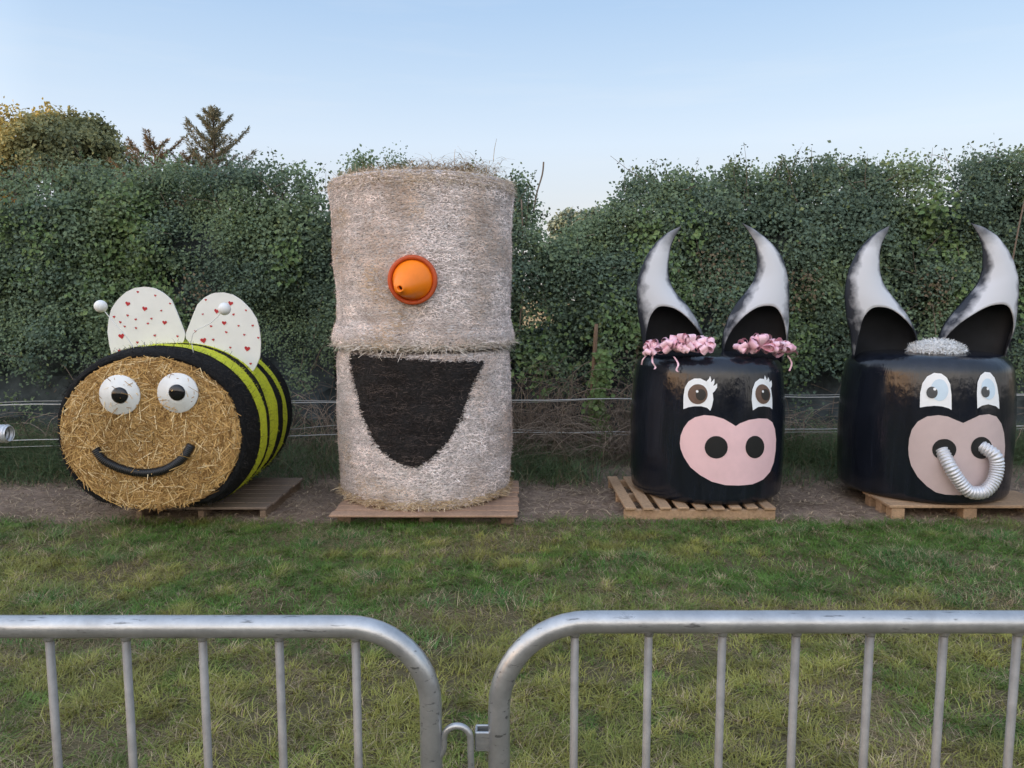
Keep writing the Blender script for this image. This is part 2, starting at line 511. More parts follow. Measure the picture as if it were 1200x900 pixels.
# tufts: each has its own centre, colour, length and lean
cs = .085
ix = np.floor(X / cs).astype(int); iy = np.floor((Y + .5 * cs * (ix % 2)) / cs).astype(int)
def hsh(a, b, s): return np.modf(np.abs(np.sin(a * 127.1 + b * 311.7 + s * 74.7) * 43758.5453))[0]
h1, h2, h3, h4, h5 = (hsh(ix, iy, s) for s in (1, 2, 3, 4, 5))
tx = (ix + .15 + .7 * h1) * cs; ty = (iy + .15 + .7 * h2) * cs - .5 * cs * (ix % 2)
pull = .38 * rng.random(len(X)); X = X + (tx - X) * pull; Y = Y + (ty - Y) * pull
p1 = fbm(X * .9 + 3, Y * 1.6, 0, 4); p2 = fbm(X * 5, Y * 5, 2.2, 3); p3 = rng.random(len(X)); p4 = fbm(X * 2.4 + 20, Y * 3.2, 5, 3)
dry = np.clip((p1 - .47) * 3.2 + (p2 - .5) * 2.0 + (h3 - .5) * .9 + .34 - .5 * np.clip((Y - 4.7) / .8, 0, 1), 0, 1)
c = mix((.095, .185, .032), (.295, .280, .072), np.clip(dry * .95 + .25 * (p3 - .5), 0, 1))
st = (p3 < .07 + .20 * np.clip((p4 - .5) * 4, 0, 1) + .32 * (h4 > .86))
c[st] = mix((.32, .23, .13), (.56, .45, .29), rng.random(st.sum()))
th_ = rng.random(len(X)) < .13 + .55 * np.clip((fbm(X * 2.1 + 7, Y * 2.6, 4, 3) - .52) * 5, 0, 1)
c[th_] = mix((.19, .14, .075), (.42, .33, .19), rng.random(th_.sum())); st = st | th_
deep = np.clip((p4 - .57) * 7, 0, 1) * (Y > 3.4) * (h5 > .3)
c = mix(c, (.060, .165, .040), deep * .8 * (~st))
c *= (.70 + .6 * h5)[:, None] * (.8 + .4 * rng.random(len(X)))[:, None]
bare = np.clip((fbm(X * 3 + 40, Y * 3.4, 1, 3) - .57) * 8, 0, 1)
kk = rng.random(len(X)) > np.maximum(bare * .7, .4 * (h4 < .14))
X, Y, c, p2, deep, h1, h2, h3, st, th_ = [v[kk] for v in (X, Y, c, p2, deep, h1, h2, h3, st, th_)]
L = .75 * (.026 + .034 * rng.random(len(X)) + .045 * np.clip(p2 - .42, 0, 1) + .028 * (h3 - .3) + .03 * deep + .035 * np.clip((Y - 5.3) / .3, 0, 1) * rng.random(len(X)))
W = (.0013 + .0015 * rng.random(len(X))) * np.where(st, .7, 1)
grass_blades('lawn_grass', X, Y, lawn_z(X, Y) - .004, L, W, c, np.where(th_, 4.5, 1.9), up=np.where(th_, .35, .74), dirs=2 * PI * h1 + 1.5 * rng.standard_normal(len(X)), label='short tousled green and straw coloured grass between barriers and pallets')

# weeds behind the bales and long grass under the fence
nw = 62000
X = rng.random(nw) * 15 - 7.5; Y = 6.45 + 1.9 * rng.random(nw) ** .8
den = np.clip((fbm(X * .9 + 11, Y * 1.4, 0, 3) - .36) * 4, .05, 1) * np.clip((Y - 6.4) / .5, .12, 1)
k = rng.random(nw) < den
X, Y = X[k], Y[k]
hgt = .10 + .36 * np.clip((Y - 6.4) / 1.2, 0, 1) * (.4 + .9 * fbm(X * 1.5, Y * 1.5, 9, 3))
hgt *= .5 + .7 * rng.random(len(X))
c = mix((.075, .12, .055), (.15, .205, .09), rng.random(len(X)))
d = rng.random(len(X)) < .16; c[d] = mix((.20, .15, .08), (.32, .26, .16), rng.random(d.sum()))
grass_blades('long_grass', X, Y, np.zeros(len(X)), hgt, .002 + .003 * rng.random(len(X)), c, 2.6, up=.78, label='dark long grass and weeds along the foot of the hedge')

# loose straw on the dirt
ns = 8000
X = rng.random(ns) * 11 - 5.5; Y = 5.5 + 1.3 * rng.random(ns)
a = rng.random(ns) * PI * 2
al = np.stack([np.cos(a), np.sin(a) * .8, .12 * rng.standard_normal(ns)], 1)
nz = np.zeros((ns, 3)); nz[:, 2] = 1
L = .04 + .13 * rng.random(ns) ** 2
c = mix((.10, .065, .045), (.60, .46, .30), rng.random(ns) ** 1.4)
tag(scatter('loose_straw', FIB_V, FIB_F, basis(al, nz, L, .0012 + .0016 * rng.random(ns), .01), np.stack([X, Y, dirt_z(X, Y) + .012], 1), M['fibre'], col=c),
    'scattered straw and dead stems littering the bare soil around the pallets', 'straw', kind='stuff')

# ------------------------------------------------------------------ pallets
def pallet(name, label, x0, x1, y0, y1, h, run, mat, mat2, nslat, slat_w, thick=.02, style='stringer', group=None, jit=.004):
    cx, cy = (x0 + x1) / 2, (y0 + y1) / 2
    t = thing(name, label, 'pallet', (cx, cy, 0), 0, group)
    sx, sy = x1 - x0, y1 - y0
    sl_, r = [], random.Random(len(label))
    for i in range(nslat):
        q = (i + .5) / nslat
        off = r.uniform(-jit, jit); rz = r.uniform(-.008, .008); z = h - thick / 2 + r.uniform(-.0015, .0015)
        if run == 'x':
            sl_.append((r.uniform(-.012, .012), -sy / 2 + slat_w / 2 + (sy - slat_w) * i / (nslat - 1) + off, z, sx, slat_w, thick, rz))
        else:
            sl_.append((-sx / 2 + slat_w / 2 + (sx - slat_w) * i / (nslat - 1) + off, r.uniform(-.012, .012), z, slat_w, sy, thick, rz))
    boxes('deck', sl_, mat, t)
    bz = (h - thick - .003)
    for q in ((-.46, 0, .46) if style == 'stringer' else (-.37, 0, .40)):
        if style == 'stringer':
            b = (0, sy * q, bz / 2, sx, .045, bz - .004) if run == 'y' else (sx * q, 0, bz / 2, .045, sy, bz - .004)
            boxes('bearer', [b], mat2, t)
        else:
            for p_ in (-.44, 0, .44):
                boxes('block', [(sx * p_, sy * q, bz / 2, .10, .09, bz - .004)], mat2, t)
    return t
PG = 'wooden pallets under the bales'
pallet('pallet', 'weathered grey brown slatted pallet sticking out right of the bee bale', -2.84, -1.83, 5.62, 6.58, .10, 'x', M['wood_grey'], M['wood_x'], 7, .128, group=PG)
pallet('pallet', 'ruddy wide pallet with close boards under the tall white stacked bales', -1.32, .05, 5.42, 6.5, .095, 'x', M['wood_red'], M['wood_x'], 8, .116, .018, style='block', group=PG, jit=.006)
pallet('pallet', 'fresh open slatted pallet under the cow bale with pink bows', .84, 1.97, 5.58, 6.6, .11, 'y', M['wood_y'], M['wood_y'], 9, .085, group=PG)
pallet('pallet', 'pale thin boarded pallet on blocks under the bull bale with nose ring', 2.82, 4.05, 5.60, 6.05, .12, 'x', M['wood_y'], M['wood_y'], 4, .12, .022, style='block', group=PG)

# ------------------------------------------------------------------ round bale bodies
def lathe(prof, cx, cy, nseg, disp=None, nz=None):
    """prof: list (r,z) bottom centre to top centre -> verts,faces; disp(theta,z,r) adds radius"""
    V, F = [], []
    rows = len(prof)
    for (r, z) in prof:
        for k in range(nseg):
            th = 2 * PI * k / nseg
            rr = r + (disp(th, z, r) if disp else 0) * min(1, r / .3)
            V.append((cx + rr * math.sin(th), cy - rr * math.cos(th), z))
    for i in range(rows - 1):
        for k in range(nseg):
            l = (k + 1) % nseg
            F.append((i * nseg + k, i * nseg + l, (i + 1) * nseg + l, (i + 1) * nseg + k))
    F.append(tuple(range(nseg - 1, -1, -1)))
    F.append(tuple(range((rows - 1) * nseg, rows * nseg)))
    return V, F
def film_prof(R, z0, z1, c=.13, cb=.055):
    # barrel: fullest just below the middle, drawn in towards the top
    zm = z0 + .46 * (z1 - z0)
    def rr(z):
        t = (z - zm) / (z1 - zm) if z > zm else (zm - z) / (zm - z0)
        return R - (.050 if z > zm else .018) * t ** 2
    P = [(.05, z0), (R * .5, z0)]
    rb = rr(z0 + cb); rt = rr(z1 - c)
    for i in range(9):
        a = PI / 2 * i / 8
        P.append((rb - cb + cb * math.sin(a), z0 + cb - cb * math.cos(a)))
    for i in range(1, 30):
        z = z0 + cb + (z1 - z0 - c - cb) * i / 30
        P.append((rr(z), z))
    for i in range(10):
        a = PI / 2 * i / 9
        P.append((rt - c * 1.15 + c * 1.15 * math.cos(a) - .01 * math.sin(a), z1 - c + c * math.sin(a)))
    P += [(R * .5, z1 + .012), (.05, z1 + .015)]
    return P
def prof_r(prof, z):
    # outer radius at a height
    zs = [q[1] for q in prof[2:-2]]; rs = [q[0] for q in prof[2:-2]]
    return float(np.interp(z, zs, rs))

def decal(name, pts, cx, cy, prof, off, mat, parent, rings=7, star=True):
    """a flat cut-out bent round the bale: pts are (angle, height) outlines"""
    P = np.asarray(pts); c0 = P.mean(0); n_ = len(P)
    D = []
    for i in range(n_):       # densify the outline
        a, b = P[i], P[(i + 1) % n_]
        D += [a, (a + b) / 2]
    P = np.asarray(D); n_ = len(P)
    def pt(q, o): 
        r = prof_r(prof, q[1]) + o
        return (cx + r * math.sin(q[0]), cy - r * math.cos(q[0]), q[1])
    V, F = [], []
    if star:
        V.append(pt(c0, off))
        for j in range(1, rings + 1):
            s = j / rings
            for q in P: V.append(pt(c0 + (q - c0) * s, off))
        for i in range(n_):
            F.append((0, 1 + i, 1 + (i + 1) % n_))
        for j in range(rings - 1):
            o1, o2 = 1 + j * n_, 1 + (j + 1) * n_
            for i in range(n_):
                l = (i + 1) % n_
                F.append((o1 + i, o2 + i, o2 + l, o1 + l))
    else:
        V = [pt(q, off) for q in P]
        F = [tuple(range(n_))]
    ob = mesh(name, V, F, mat, parent, smooth=star)
    if not star:
        bm = bmesh.new(); bm.from_mesh(ob.data); bmesh.ops.triangulate(bm, faces=bm.faces[:]); bm.to_mesh(ob.data); bm.free()
    return ob

def horn(parent, Lp, Rp, arch, Ydep, base_z, lab=None):
    """hollow curved horn cut from sheet: bulges to the front, open arch at the front of its foot"""
    nl, na = 34, 28
    A = resample([(Lp[0][0] + .01, Lp[0][1] - .10)] + list(Lp), nl); B = resample([(Rp[0][0] - .01, Rp[0][1] - .10)] + list(Rp), nl)
    def ringpt(s, th):
        f = s * (nl - 1); i = min(int(f), nl - 2); t = f - i
        a = A[i] + (A[i + 1] - A[i]) * t; b = B[i] + (B[i + 1] - B[i]) * t
        c = (a + b) / 2; h = (b - a) / 2
        wd = np.linalg.norm(h)
        x, z = c + h * math.cos(th)
        return (x, Ydep - wd * .62 * math.sin(th), z)
    V, F, Cc = [], [], []
    ns = 30
    for k in range(na + 1):
        th = PI * k / na           # 0 = right edge, pi = left, front half (towards the viewer)
        u = math.cos(th)
        s0 = arch * (max(0, 1 - abs(u) ** 2.6)) ** .6
        for j in range(ns + 1):
            s = s0 + (1 - s0) * j / ns
            V.append(ringpt(min(s, .999), th)); Cc.append((abs(u), s, 0))
    for k in range(na):
        for j in range(ns):
            a = k * (ns + 1) + j
            F.append((a, a + 1, a + ns + 2, a + ns + 1))
    o = mesh('horn', V, F, M['horn'], parent, col=Cc)
    md = o.modifiers.new('thick', 'SOLIDIFY'); md.thickness = .008; md.offset = -1
    V, F = [], []
    for k in range(na + 1):        # the dark hollow back half
        th = PI + PI * k / na
        for j in range(ns + 1):
            s = j / ns
            x, y, z = ringpt(min(s, .999) * .97, th)
            V.append((x, Ydep + (y - Ydep) * .8 - .001, z))
    for k in range(na):
        for j in range(ns):
            a = k * (ns + 1) + j
            F.append((a, a + ns + 1, a + ns + 2, a + 1))
    mesh('hollow', V, F, M['horn_in'], o)
    return o

# ---- baked outlines: (angle round the bale, height)
COW_EYE1 = [(-0.529,0.835),(-0.535,0.924),(-0.523,0.996),(-0.484,1.04),(-0.415,1.065),(-0.334,1.068),(-0.264,1.048),(-0.213,1.015),(-0.181,0.969),(-0.172,0.912),(-0.188,0.862),(-0.205,0.833),(-0.244,0.854),(-0.313,0.864),(-0.394,0.861),(-0.465,0.852)]
COW_IRIS1 = [(-0.24,0.955),(-0.243,0.936),(-0.254,0.918),(-0.272,0.902),(-0.296,0.89),(-0.325,0.881),(-0.355,0.878),(-0.387,0.88),(-0.416,0.886),(-0.442,0.897),(-0.462,0.912),(-0.476,0.929),(-0.481,0.949),(-0.477,0.968),(-0.466,0.986),(-0.447,1.002),(-0.422,1.015),(-0.393,1.023),(-0.362,1.026),(-0.331,1.024),(-0.302,1.018),(-0.277,1.006),(-0.257,0.991),(-0.245,0.974)]
COW_PUP1 = [(-0.26,0.95),(-0.264,0.934),(-0.277,0.92),(-0.296,0.91),(-0.32,0.906),(-0.344,0.909),(-0.364,0.918),(-0.378,0.931),(-0.384,0.947),(-0.38,0.964),(-0.367,0.978),(-0.347,0.988),(-0.324,0.992),(-0.3,0.989),(-0.279,0.98),(-0.265,0.966)]
COW_GL1 = [(-0.35,0.972),(-0.355,0.965),(-0.366,0.962),(-0.378,0.965),(-0.383,0.972),(-0.378,0.979),(-0.367,0.982),(-0.355,0.979)]
COW_LASH1 = [(-0.26,1.048),(-0.231,1.067),(-0.216,1.088),(-0.201,1.06),(-0.205,1.042),(-0.187,1.051),(-0.165,1.068),(-0.162,1.04),(-0.176,1.015),(-0.154,1.021),(-0.13,1.036),(-0.13,1.004),(-0.157,0.979),(-0.185,0.961),(-0.228,1.003)]
COW_EYE2 = [(0.331,0.833),(0.314,0.916),(0.329,0.987),(0.373,1.04),(0.449,1.064),(0.538,1.058),(0.613,1.029),(0.649,0.977),(0.665,0.904),(0.66,0.828),(0.611,0.845),(0.504,0.857),(0.41,0.856)]
COW_IRIS2 = [(0.625,0.943),(0.622,0.924),(0.608,0.907),(0.587,0.893),(0.559,0.882),(0.526,0.876),(0.493,0.875),(0.46,0.879),(0.431,0.887),(0.405,0.899),(0.386,0.915),(0.373,0.933),(0.368,0.952),(0.371,0.971),(0.381,0.988),(0.398,1.003),(0.421,1.014),(0.449,1.02),(0.481,1.022),(0.514,1.018),(0.547,1.01),(0.577,0.997),(0.601,0.981),(0.618,0.962)]
COW_PUP2 = [(0.602,0.94),(0.598,0.923),(0.582,0.91),(0.559,0.902),(0.531,0.899),(0.504,0.904),(0.481,0.914),(0.465,0.928),(0.459,0.945),(0.462,0.961),(0.476,0.975),(0.497,0.983),(0.524,0.986),(0.552,0.982),(0.577,0.971),(0.595,0.957)]
COW_GL2 = [(0.498,0.968),(0.494,0.961),(0.483,0.959),(0.471,0.962),(0.466,0.969),(0.47,0.976),(0.481,0.979),(0.493,0.975)]
COW_LASH2 = [(0.521,1.059),(0.526,1.07),(0.539,1.086),(0.562,1.063),(0.563,1.049),(0.584,1.057),(0.601,1.071),(0.618,1.05),(0.62,1.033),(0.639,1.038),(0.662,1.045),(0.669,1.019),(0.659,0.998),(0.636,0.984),(0.575,1.03)]
COW_MUZ = [(-0.56,0.575),(-0.552,0.634),(-0.518,0.693),(-0.46,0.747),(-0.379,0.781),(-0.276,0.799),(-0.162,0.795),(-0.046,0.775),(0.05,0.742),(0.105,0.72),(0.16,0.741),(0.275,0.763),(0.417,0.77),(0.564,0.761),(0.663,0.729),(0.721,0.674),(0.759,0.591),(0.761,0.502),(0.733,0.415),(0.661,0.347),(0.534,0.298),(0.364,0.272),(0.175,0.27),(0.003,0.276),(-0.162,0.3),(-0.302,0.345),(-0.422,0.4),(-0.509,0.476),(-0.548,0.532)]
COW_NOS1 = [(0.014,0.563),(0.011,0.541),(-0.002,0.521),(-0.023,0.503),(-0.051,0.489),(-0.084,0.481),(-0.119,0.477),(-0.155,0.48),(-0.188,0.487),(-0.216,0.5),(-0.239,0.517),(-0.253,0.538),(-0.259,0.559),(-0.255,0.581),(-0.242,0.602),(-0.222,0.62),(-0.194,0.635),(-0.162,0.644),(-0.127,0.647),(-0.092,0.645),(-0.059,0.636),(-0.029,0.623),(-0.006,0.606),(0.008,0.585)]
COW_NOS2 = [(0.52,0.549),(0.516,0.527),(0.502,0.507),(0.478,0.491),(0.448,0.479),(0.413,0.472),(0.376,0.471),(0.34,0.476),(0.307,0.485),(0.279,0.5),(0.257,0.518),(0.243,0.539),(0.237,0.561),(0.24,0.583),(0.252,0.604),(0.271,0.621),(0.297,0.633),(0.329,0.641),(0.364,0.642),(0.401,0.638),(0.436,0.628),(0.469,0.613),(0.495,0.594),(0.513,0.572)]
BULL_EYE1 = [(-0.536,0.85),(-0.541,0.959),(-0.524,1.03),(-0.48,1.081),(-0.407,1.11),(-0.33,1.106),(-0.271,1.079),(-0.232,1.031),(-0.215,0.954),(-0.207,0.842),(-0.241,0.855),(-0.31,0.867),(-0.387,0.869),(-0.462,0.862)]
BULL_IRIS1 = [(-0.251,0.989),(-0.252,0.968),(-0.26,0.948),(-0.273,0.931),(-0.291,0.918),(-0.313,0.91),(-0.336,0.906),(-0.36,0.908),(-0.383,0.916),(-0.403,0.928),(-0.419,0.944),(-0.429,0.963),(-0.434,0.984),(-0.433,1.005),(-0.425,1.024),(-0.412,1.041),(-0.394,1.055),(-0.373,1.063),(-0.35,1.066),(-0.326,1.064),(-0.303,1.057),(-0.283,1.044),(-0.267,1.028),(-0.256,1.009)]
BULL_PUP1 = [(-0.361,0.968),(-0.364,0.951),(-0.375,0.936),(-0.394,0.926),(-0.416,0.922),(-0.439,0.925),(-0.459,0.933),(-0.472,0.947),(-0.478,0.964),(-0.475,0.981),(-0.464,0.995),(-0.445,1.006),(-0.423,1.01),(-0.4,1.007),(-0.38,0.998),(-0.366,0.984)]
BULL_GL1 = [(-0.376,0.993),(-0.38,0.985),(-0.392,0.981),(-0.404,0.984),(-0.41,0.992),(-0.406,1.0),(-0.394,1.003),(-0.382,1.0)]
BULL_EYE2 = [(0.079,0.855),(0.071,0.97),(0.08,1.047),(0.116,1.095),(0.177,1.121),(0.254,1.115),(0.314,1.078),(0.351,1.021),(0.376,0.936),(0.388,0.844),(0.33,0.867),(0.219,0.885),(0.134,0.875)]
BULL_IRIS2 = [(0.317,0.994),(0.316,0.974),(0.309,0.956),(0.294,0.94),(0.275,0.928),(0.252,0.921),(0.227,0.919),(0.203,0.922),(0.179,0.93),(0.159,0.942),(0.143,0.959),(0.132,0.977),(0.127,0.997),(0.128,1.017),(0.134,1.036),(0.147,1.052),(0.164,1.064),(0.184,1.071),(0.208,1.073),(0.233,1.07),(0.257,1.062),(0.279,1.05),(0.298,1.033),(0.311,1.014)]
BULL_PUP2 = [(0.233,0.975),(0.23,0.959),(0.219,0.946),(0.202,0.938),(0.18,0.935),(0.158,0.938),(0.139,0.947),(0.126,0.961),(0.12,0.976),(0.123,0.992),(0.133,1.005),(0.149,1.014),(0.17,1.016),(0.192,1.013),(0.212,1.004),(0.227,0.99)]
BULL_GL2 = [(0.217,0.999),(0.214,0.991),(0.203,0.988),(0.192,0.991),(0.187,0.999),(0.19,1.007),(0.201,1.01),(0.212,1.007)]
BULL_MUZ = [(-0.629,0.536),(-0.627,0.609),(-0.603,0.683),(-0.549,0.744),(-0.456,0.787),(-0.343,0.801),(-0.246,0.794),(-0.155,0.769),(-0.078,0.749),(-0.001,0.773),(0.107,0.805),(0.228,0.811),(0.341,0.791),(0.428,0.735),(0.487,0.661),(0.53,0.558),(0.534,0.456),(0.492,0.372),(0.399,0.305),(0.273,0.254),(0.125,0.223),(-0.051,0.206),(-0.214,0.206),(-0.314,0.219),(-0.414,0.261),(-0.516,0.326),(-0.591,0.408),(-0.62,0.479)]
BULL_NOS1 = [(-0.135,0.551),(-0.138,0.53),(-0.149,0.511),(-0.168,0.494),(-0.193,0.48),(-0.223,0.472),(-0.255,0.468),(-0.287,0.469),(-0.318,0.476),(-0.344,0.488),(-0.365,0.503),(-0.379,0.522),(-0.385,0.543),(-0.382,0.564),(-0.372,0.583),(-0.354,0.601),(-0.329,0.615),(-0.3,0.624),(-0.268,0.627),(-0.236,0.626),(-0.205,0.618),(-0.178,0.606),(-0.156,0.59),(-0.141,0.571)]
BULL_NOS2 = [(0.299,0.559),(0.296,0.538),(0.283,0.518),(0.261,0.502),(0.232,0.49),(0.199,0.482),(0.163,0.48),(0.128,0.484),(0.095,0.493),(0.067,0.506),(0.046,0.523),(0.031,0.543),(0.025,0.565),(0.027,0.586),(0.037,0.606),(0.055,0.623),(0.08,0.636),(0.11,0.644),(0.144,0.646),(0.179,0.643),(0.214,0.633),(0.246,0.619),(0.272,0.602),(0.29,0.581)]
BULL_DUCT = [(-0.282,0.541),(-0.214,0.429),(-0.125,0.331),(-0.035,0.26),(0.053,0.245),(0.145,0.258),(0.237,0.328),(0.278,0.427),(0.253,0.514),(0.169,0.573)]
MOUTH = [(-0.853,1.246),(-0.794,1.125),(-0.732,0.998),(-0.672,0.87),(-0.582,0.761),(-0.475,0.621),(-0.355,0.529),(-0.205,0.462),(-0.086,0.437),(0.007,0.428),(0.099,0.456),(0.215,0.519),(0.334,0.595),(0.432,0.704),(0.535,0.845),(0.603,0.971),(0.689,1.073),(0.814,1.19),(0.592,1.198),(0.342,1.204),(0.113,1.215),(-0.115,1.23),(-0.359,1.238),(-0.587,1.246)]
H1L = [(1.047,1.301),(1.004,1.531),(0.989,1.702),(0.995,1.802),(1.026,1.901),(1.074,2.013),(1.143,2.105),(1.227,2.175),(1.297,2.207),(1.336,2.224)]
H1R = [(1.558,1.265),(1.518,1.402),(1.457,1.517),(1.397,1.602),(1.309,1.688),(1.257,1.773),(1.238,1.872),(1.239,1.957),(1.255,2.056),(1.284,2.14),(1.336,2.224)]
H1A = [(1.061,1.344),(1.065,1.431),(1.098,1.517),(1.169,1.56),(1.255,1.56),(1.356,1.531),(1.443,1.488),(1.496,1.416),(1.51,1.272)]
H2L = [(1.679,1.294),(1.691,1.402),(1.73,1.517),(1.785,1.617),(1.867,1.716),(1.922,1.802),(1.943,1.901),(1.936,2.013),(1.911,2.098),(1.873,2.168),(1.814,2.245)]
H2R = [(2.179,1.243),(2.205,1.33),(2.206,1.474),(2.202,1.716),(2.185,1.844),(2.144,1.971),(2.084,2.056),(1.995,2.14),(1.893,2.21),(1.814,2.245)]
H3L = [(2.725,1.272),(2.708,1.387),(2.671,1.502),(2.645,1.688),(2.653,1.802),(2.673,1.901),(2.731,2.027),(2.812,2.126),(2.894,2.189),(2.977,2.224)]
H3R = [(3.246,1.301),(3.208,1.416),(3.16,1.502),(3.083,1.602),(2.991,1.702),(2.936,1.787),(2.911,1.872),(2.904,1.999),(2.92,2.098),(2.953,2.154),(2.977,2.224)]
H4L = [(3.409,1.315),(3.432,1.402),(3.477,1.488),(3.557,1.588),(3.637,1.688),(3.703,1.773),(3.731,1.887),(3.72,2.056),(3.677,2.154),(3.615,2.245)]
H4R = [(3.96,1.272),(4.0,1.416),(4.009,1.531),(4.016,1.702),(4.006,1.83),(3.961,1.957),(3.905,2.056),(3.82,2.154),(3.716,2.217),(3.615,2.245)]
WING1 = [(-3.067,1.173),(-3.087,1.217),(-3.104,1.305),(-3.111,1.404),(-3.098,1.491),(-3.072,1.578),(-3.018,1.649),(-2.95,1.706),(-2.883,1.736),(-2.806,1.745),(-2.731,1.735),(-2.667,1.7),(-2.605,1.643),(-2.576,1.567),(-2.542,1.469),(-2.513,1.382),(-2.533,1.316),(-2.678,1.272)]
WING2 = [(-2.509,1.349),(-2.51,1.388),(-2.483,1.448),(-2.446,1.535),(-2.41,1.611),(-2.353,1.665),(-2.286,1.697),(-2.21,1.703),(-2.134,1.684),(-2.071,1.643),(-2.008,1.578),(-1.961,1.502),(-1.942,1.426),(-1.935,1.316),(-1.945,1.206),(-1.975,1.14),(-2.01,1.085),(-2.07,1.085),(-2.458,1.283)]
HEART1B = [(-2.942,1.616),(-2.814,1.578),(-2.667,1.472),(-3.004,1.368)]
HEART1S = [(-2.86,1.705),(-2.728,1.678),(-2.618,1.617),(-2.688,1.563),(-3.053,1.516),(-2.948,1.527),(-2.766,1.502),(-2.887,1.496),(-3.007,1.475),(-2.795,1.465),(-2.975,1.442),(-2.889,1.43),(-2.747,1.373),(-2.573,1.367),(-2.884,1.32),(-3.026,1.257)]
HEART2B = [(-2.154,1.619),(-2.263,1.559),(-2.21,1.469),(-2.375,1.335),(-2.04,1.271)]
HEART2S = [(-2.343,1.645),(-2.039,1.566),(-2.371,1.536),(-2.135,1.534),(-2.312,1.444),(-2.1,1.447),(-1.991,1.449),(-2.197,1.398),(-2.434,1.407),(-2.059,1.378),(-1.952,1.355),(-2.299,1.34),(-2.17,1.28),(-2.018,1.155)]


# ------------------------------------------------------------------ the two black bales
def wob(seed, amp):
    def f(th, z, r):
        return amp * float((vnoise(math.sin(th) * 2.2 + seed, math.cos(th) * 2.2, z * 2.0) - .5))
    return f
CX1, CY1, R1 = 1.585, 6.20, .60
CX2, CY2, R2 = 3.355, 6.20, .63
def film_bale(name, label, cx, cy, R, z0, z1, seed):
    t = thing(name, label, 'bale figure', (cx, cy, z0))
    pr = film_prof(R + .010, z0, z1)
    # a dense body so the outline wobbles a little; decals keep to the mean radius, a few mm proud
    V, F = lathe(pr, 0, 0, 96, lambda th, z, r: -abs(wob(seed, .008)(th, z, r)))
    b = mesh('bale', [(v[0], v[1], v[2] - z0) for v in V], F, M['film'], t)
    return t, pr
def local(t, o):
    # children are modelled in place: shift them into the frame of their thing
    o.data.transform(t.matrix_basis.inverted()); return o
cow, prc = film_bale('cow_bale', 'glossy black round bale made into a cow face with bright pink muzzle and pink bows', CX1, CY1, R1, .11, 1.225, 1)
bull, prb = film_bale('bull_bale', 'glossy black round bale made into a bull face with silver nose ring', CX2, CY2, R2, .12, 1.23, 5)
MI = {}
def place(t, o, lab=None):
    o.data.transform(Matrix.Translation(-Vector(t.location)))
    if lab: o['label'] = lab
    return o
def dc(t, name, pts, pr, off, mat, parent=None, **k):
    cx, cy = (CX1, CY1) if t is cow else (CX2, CY2)
    return place(t, decal(name, pts, cx, cy, pr, off, mat, parent or t, **k))
for E_, I_, P_, G_, L_ in ((COW_EYE1, COW_IRIS1, COW_PUP1, COW_GL1, COW_LASH1), (COW_EYE2, COW_IRIS2, COW_PUP2, COW_GL2, COW_LASH2)):
    e = dc(cow, 'eye', E_, prc, .003, M['eyewhite'])
    dc(cow, 'eyelash', L_, prc, .0045, M['eyewhite'], e, star=False)
    dc(cow, 'iris', I_, prc, .0055, M['brown'], e)
    dc(cow, 'pupil', P_, prc, .0075, M['pupil'], e)
    dc(cow, 'highlight', G_, prc, .0095, M['eyewhite'], e)
mz = dc(cow, 'muzzle', COW_MUZ, prc, .003, M['pink'], rings=12)
for q in (COW_NOS1, COW_NOS2): dc(cow, 'nostril', q, prc, .0055, M['black'], mz)
for E_, I_, P_, G_ in ((BULL_EYE1, BULL_IRIS1, BULL_PUP1, BULL_GL1), (BULL_EYE2, BULL_IRIS2, BULL_PUP2, BULL_GL2)):
    e = dc(bull, 'eye', E_, prb, .003, M['eyewhite'])
    dc(bull, 'iris', I_, prb, .0055, M['blue'], e)
    dc(bull, 'pupil', P_, prb, .0075, M['greypupil'], e)
    dc(bull, 'highlight', G_, prb, .0095, M['eyewhite'], e)
mz = dc(bull, 'muzzle', BULL_MUZ, prb, .003, M['dustpink'], rings=12)
for q in (BULL_NOS1, BULL_NOS2): dc(bull, 'nostril', q, prb, .0055, M['black'], mz)
# corrugated foil duct looped from nostril to nostril
pts = []
for i, (th, z) in enumerate(BULL_DUCT):
    q = i / (len(BULL_DUCT) - 1)
    r = prof_r(prb, max(z, .27)) + .030 + .055 * math.sin(PI * q) ** .7 - (.05 if i in (0, len(BULL_DUCT) - 1) else 0)
    pts.append((CX2 + r * math.sin(th), CY2 - r * math.cos(th), z))
def ribbed(path, r, amp, pitch):
    P = [np.array(p) for p in smooth_path(path, 14)]
    Q = resample(P, 260)
    L = np.sum(np.linalg.norm(np.diff(Q, axis=0), axis=1))
    s = np.linspace(0, L, 260)
    nr = int(L / pitch) * 8
    Q = resample(Q, nr)
    rr = [r + amp * (.5 + .5 * math.sin(2 * PI * i / 8)) - amp * .5 for i in range(nr)]
    return Q, rr
Q, rr = ribbed(pts, .047, .006, .022)
place(bull, mesh('nose_ring', *tube_vf(Q, rr, 20), M['foil'], bull))
for t, sets in ((cow, ((H1L, H1R), (H2L, H2R))), (bull, ((H3L, H3R), (H4L, H4R)))):
    for i, (a, b) in enumerate(sets):
        h = horn(t, a, b, .365, 6.15, 1.2)
        place(t, h)
        for ch in h.children: place(t, ch)
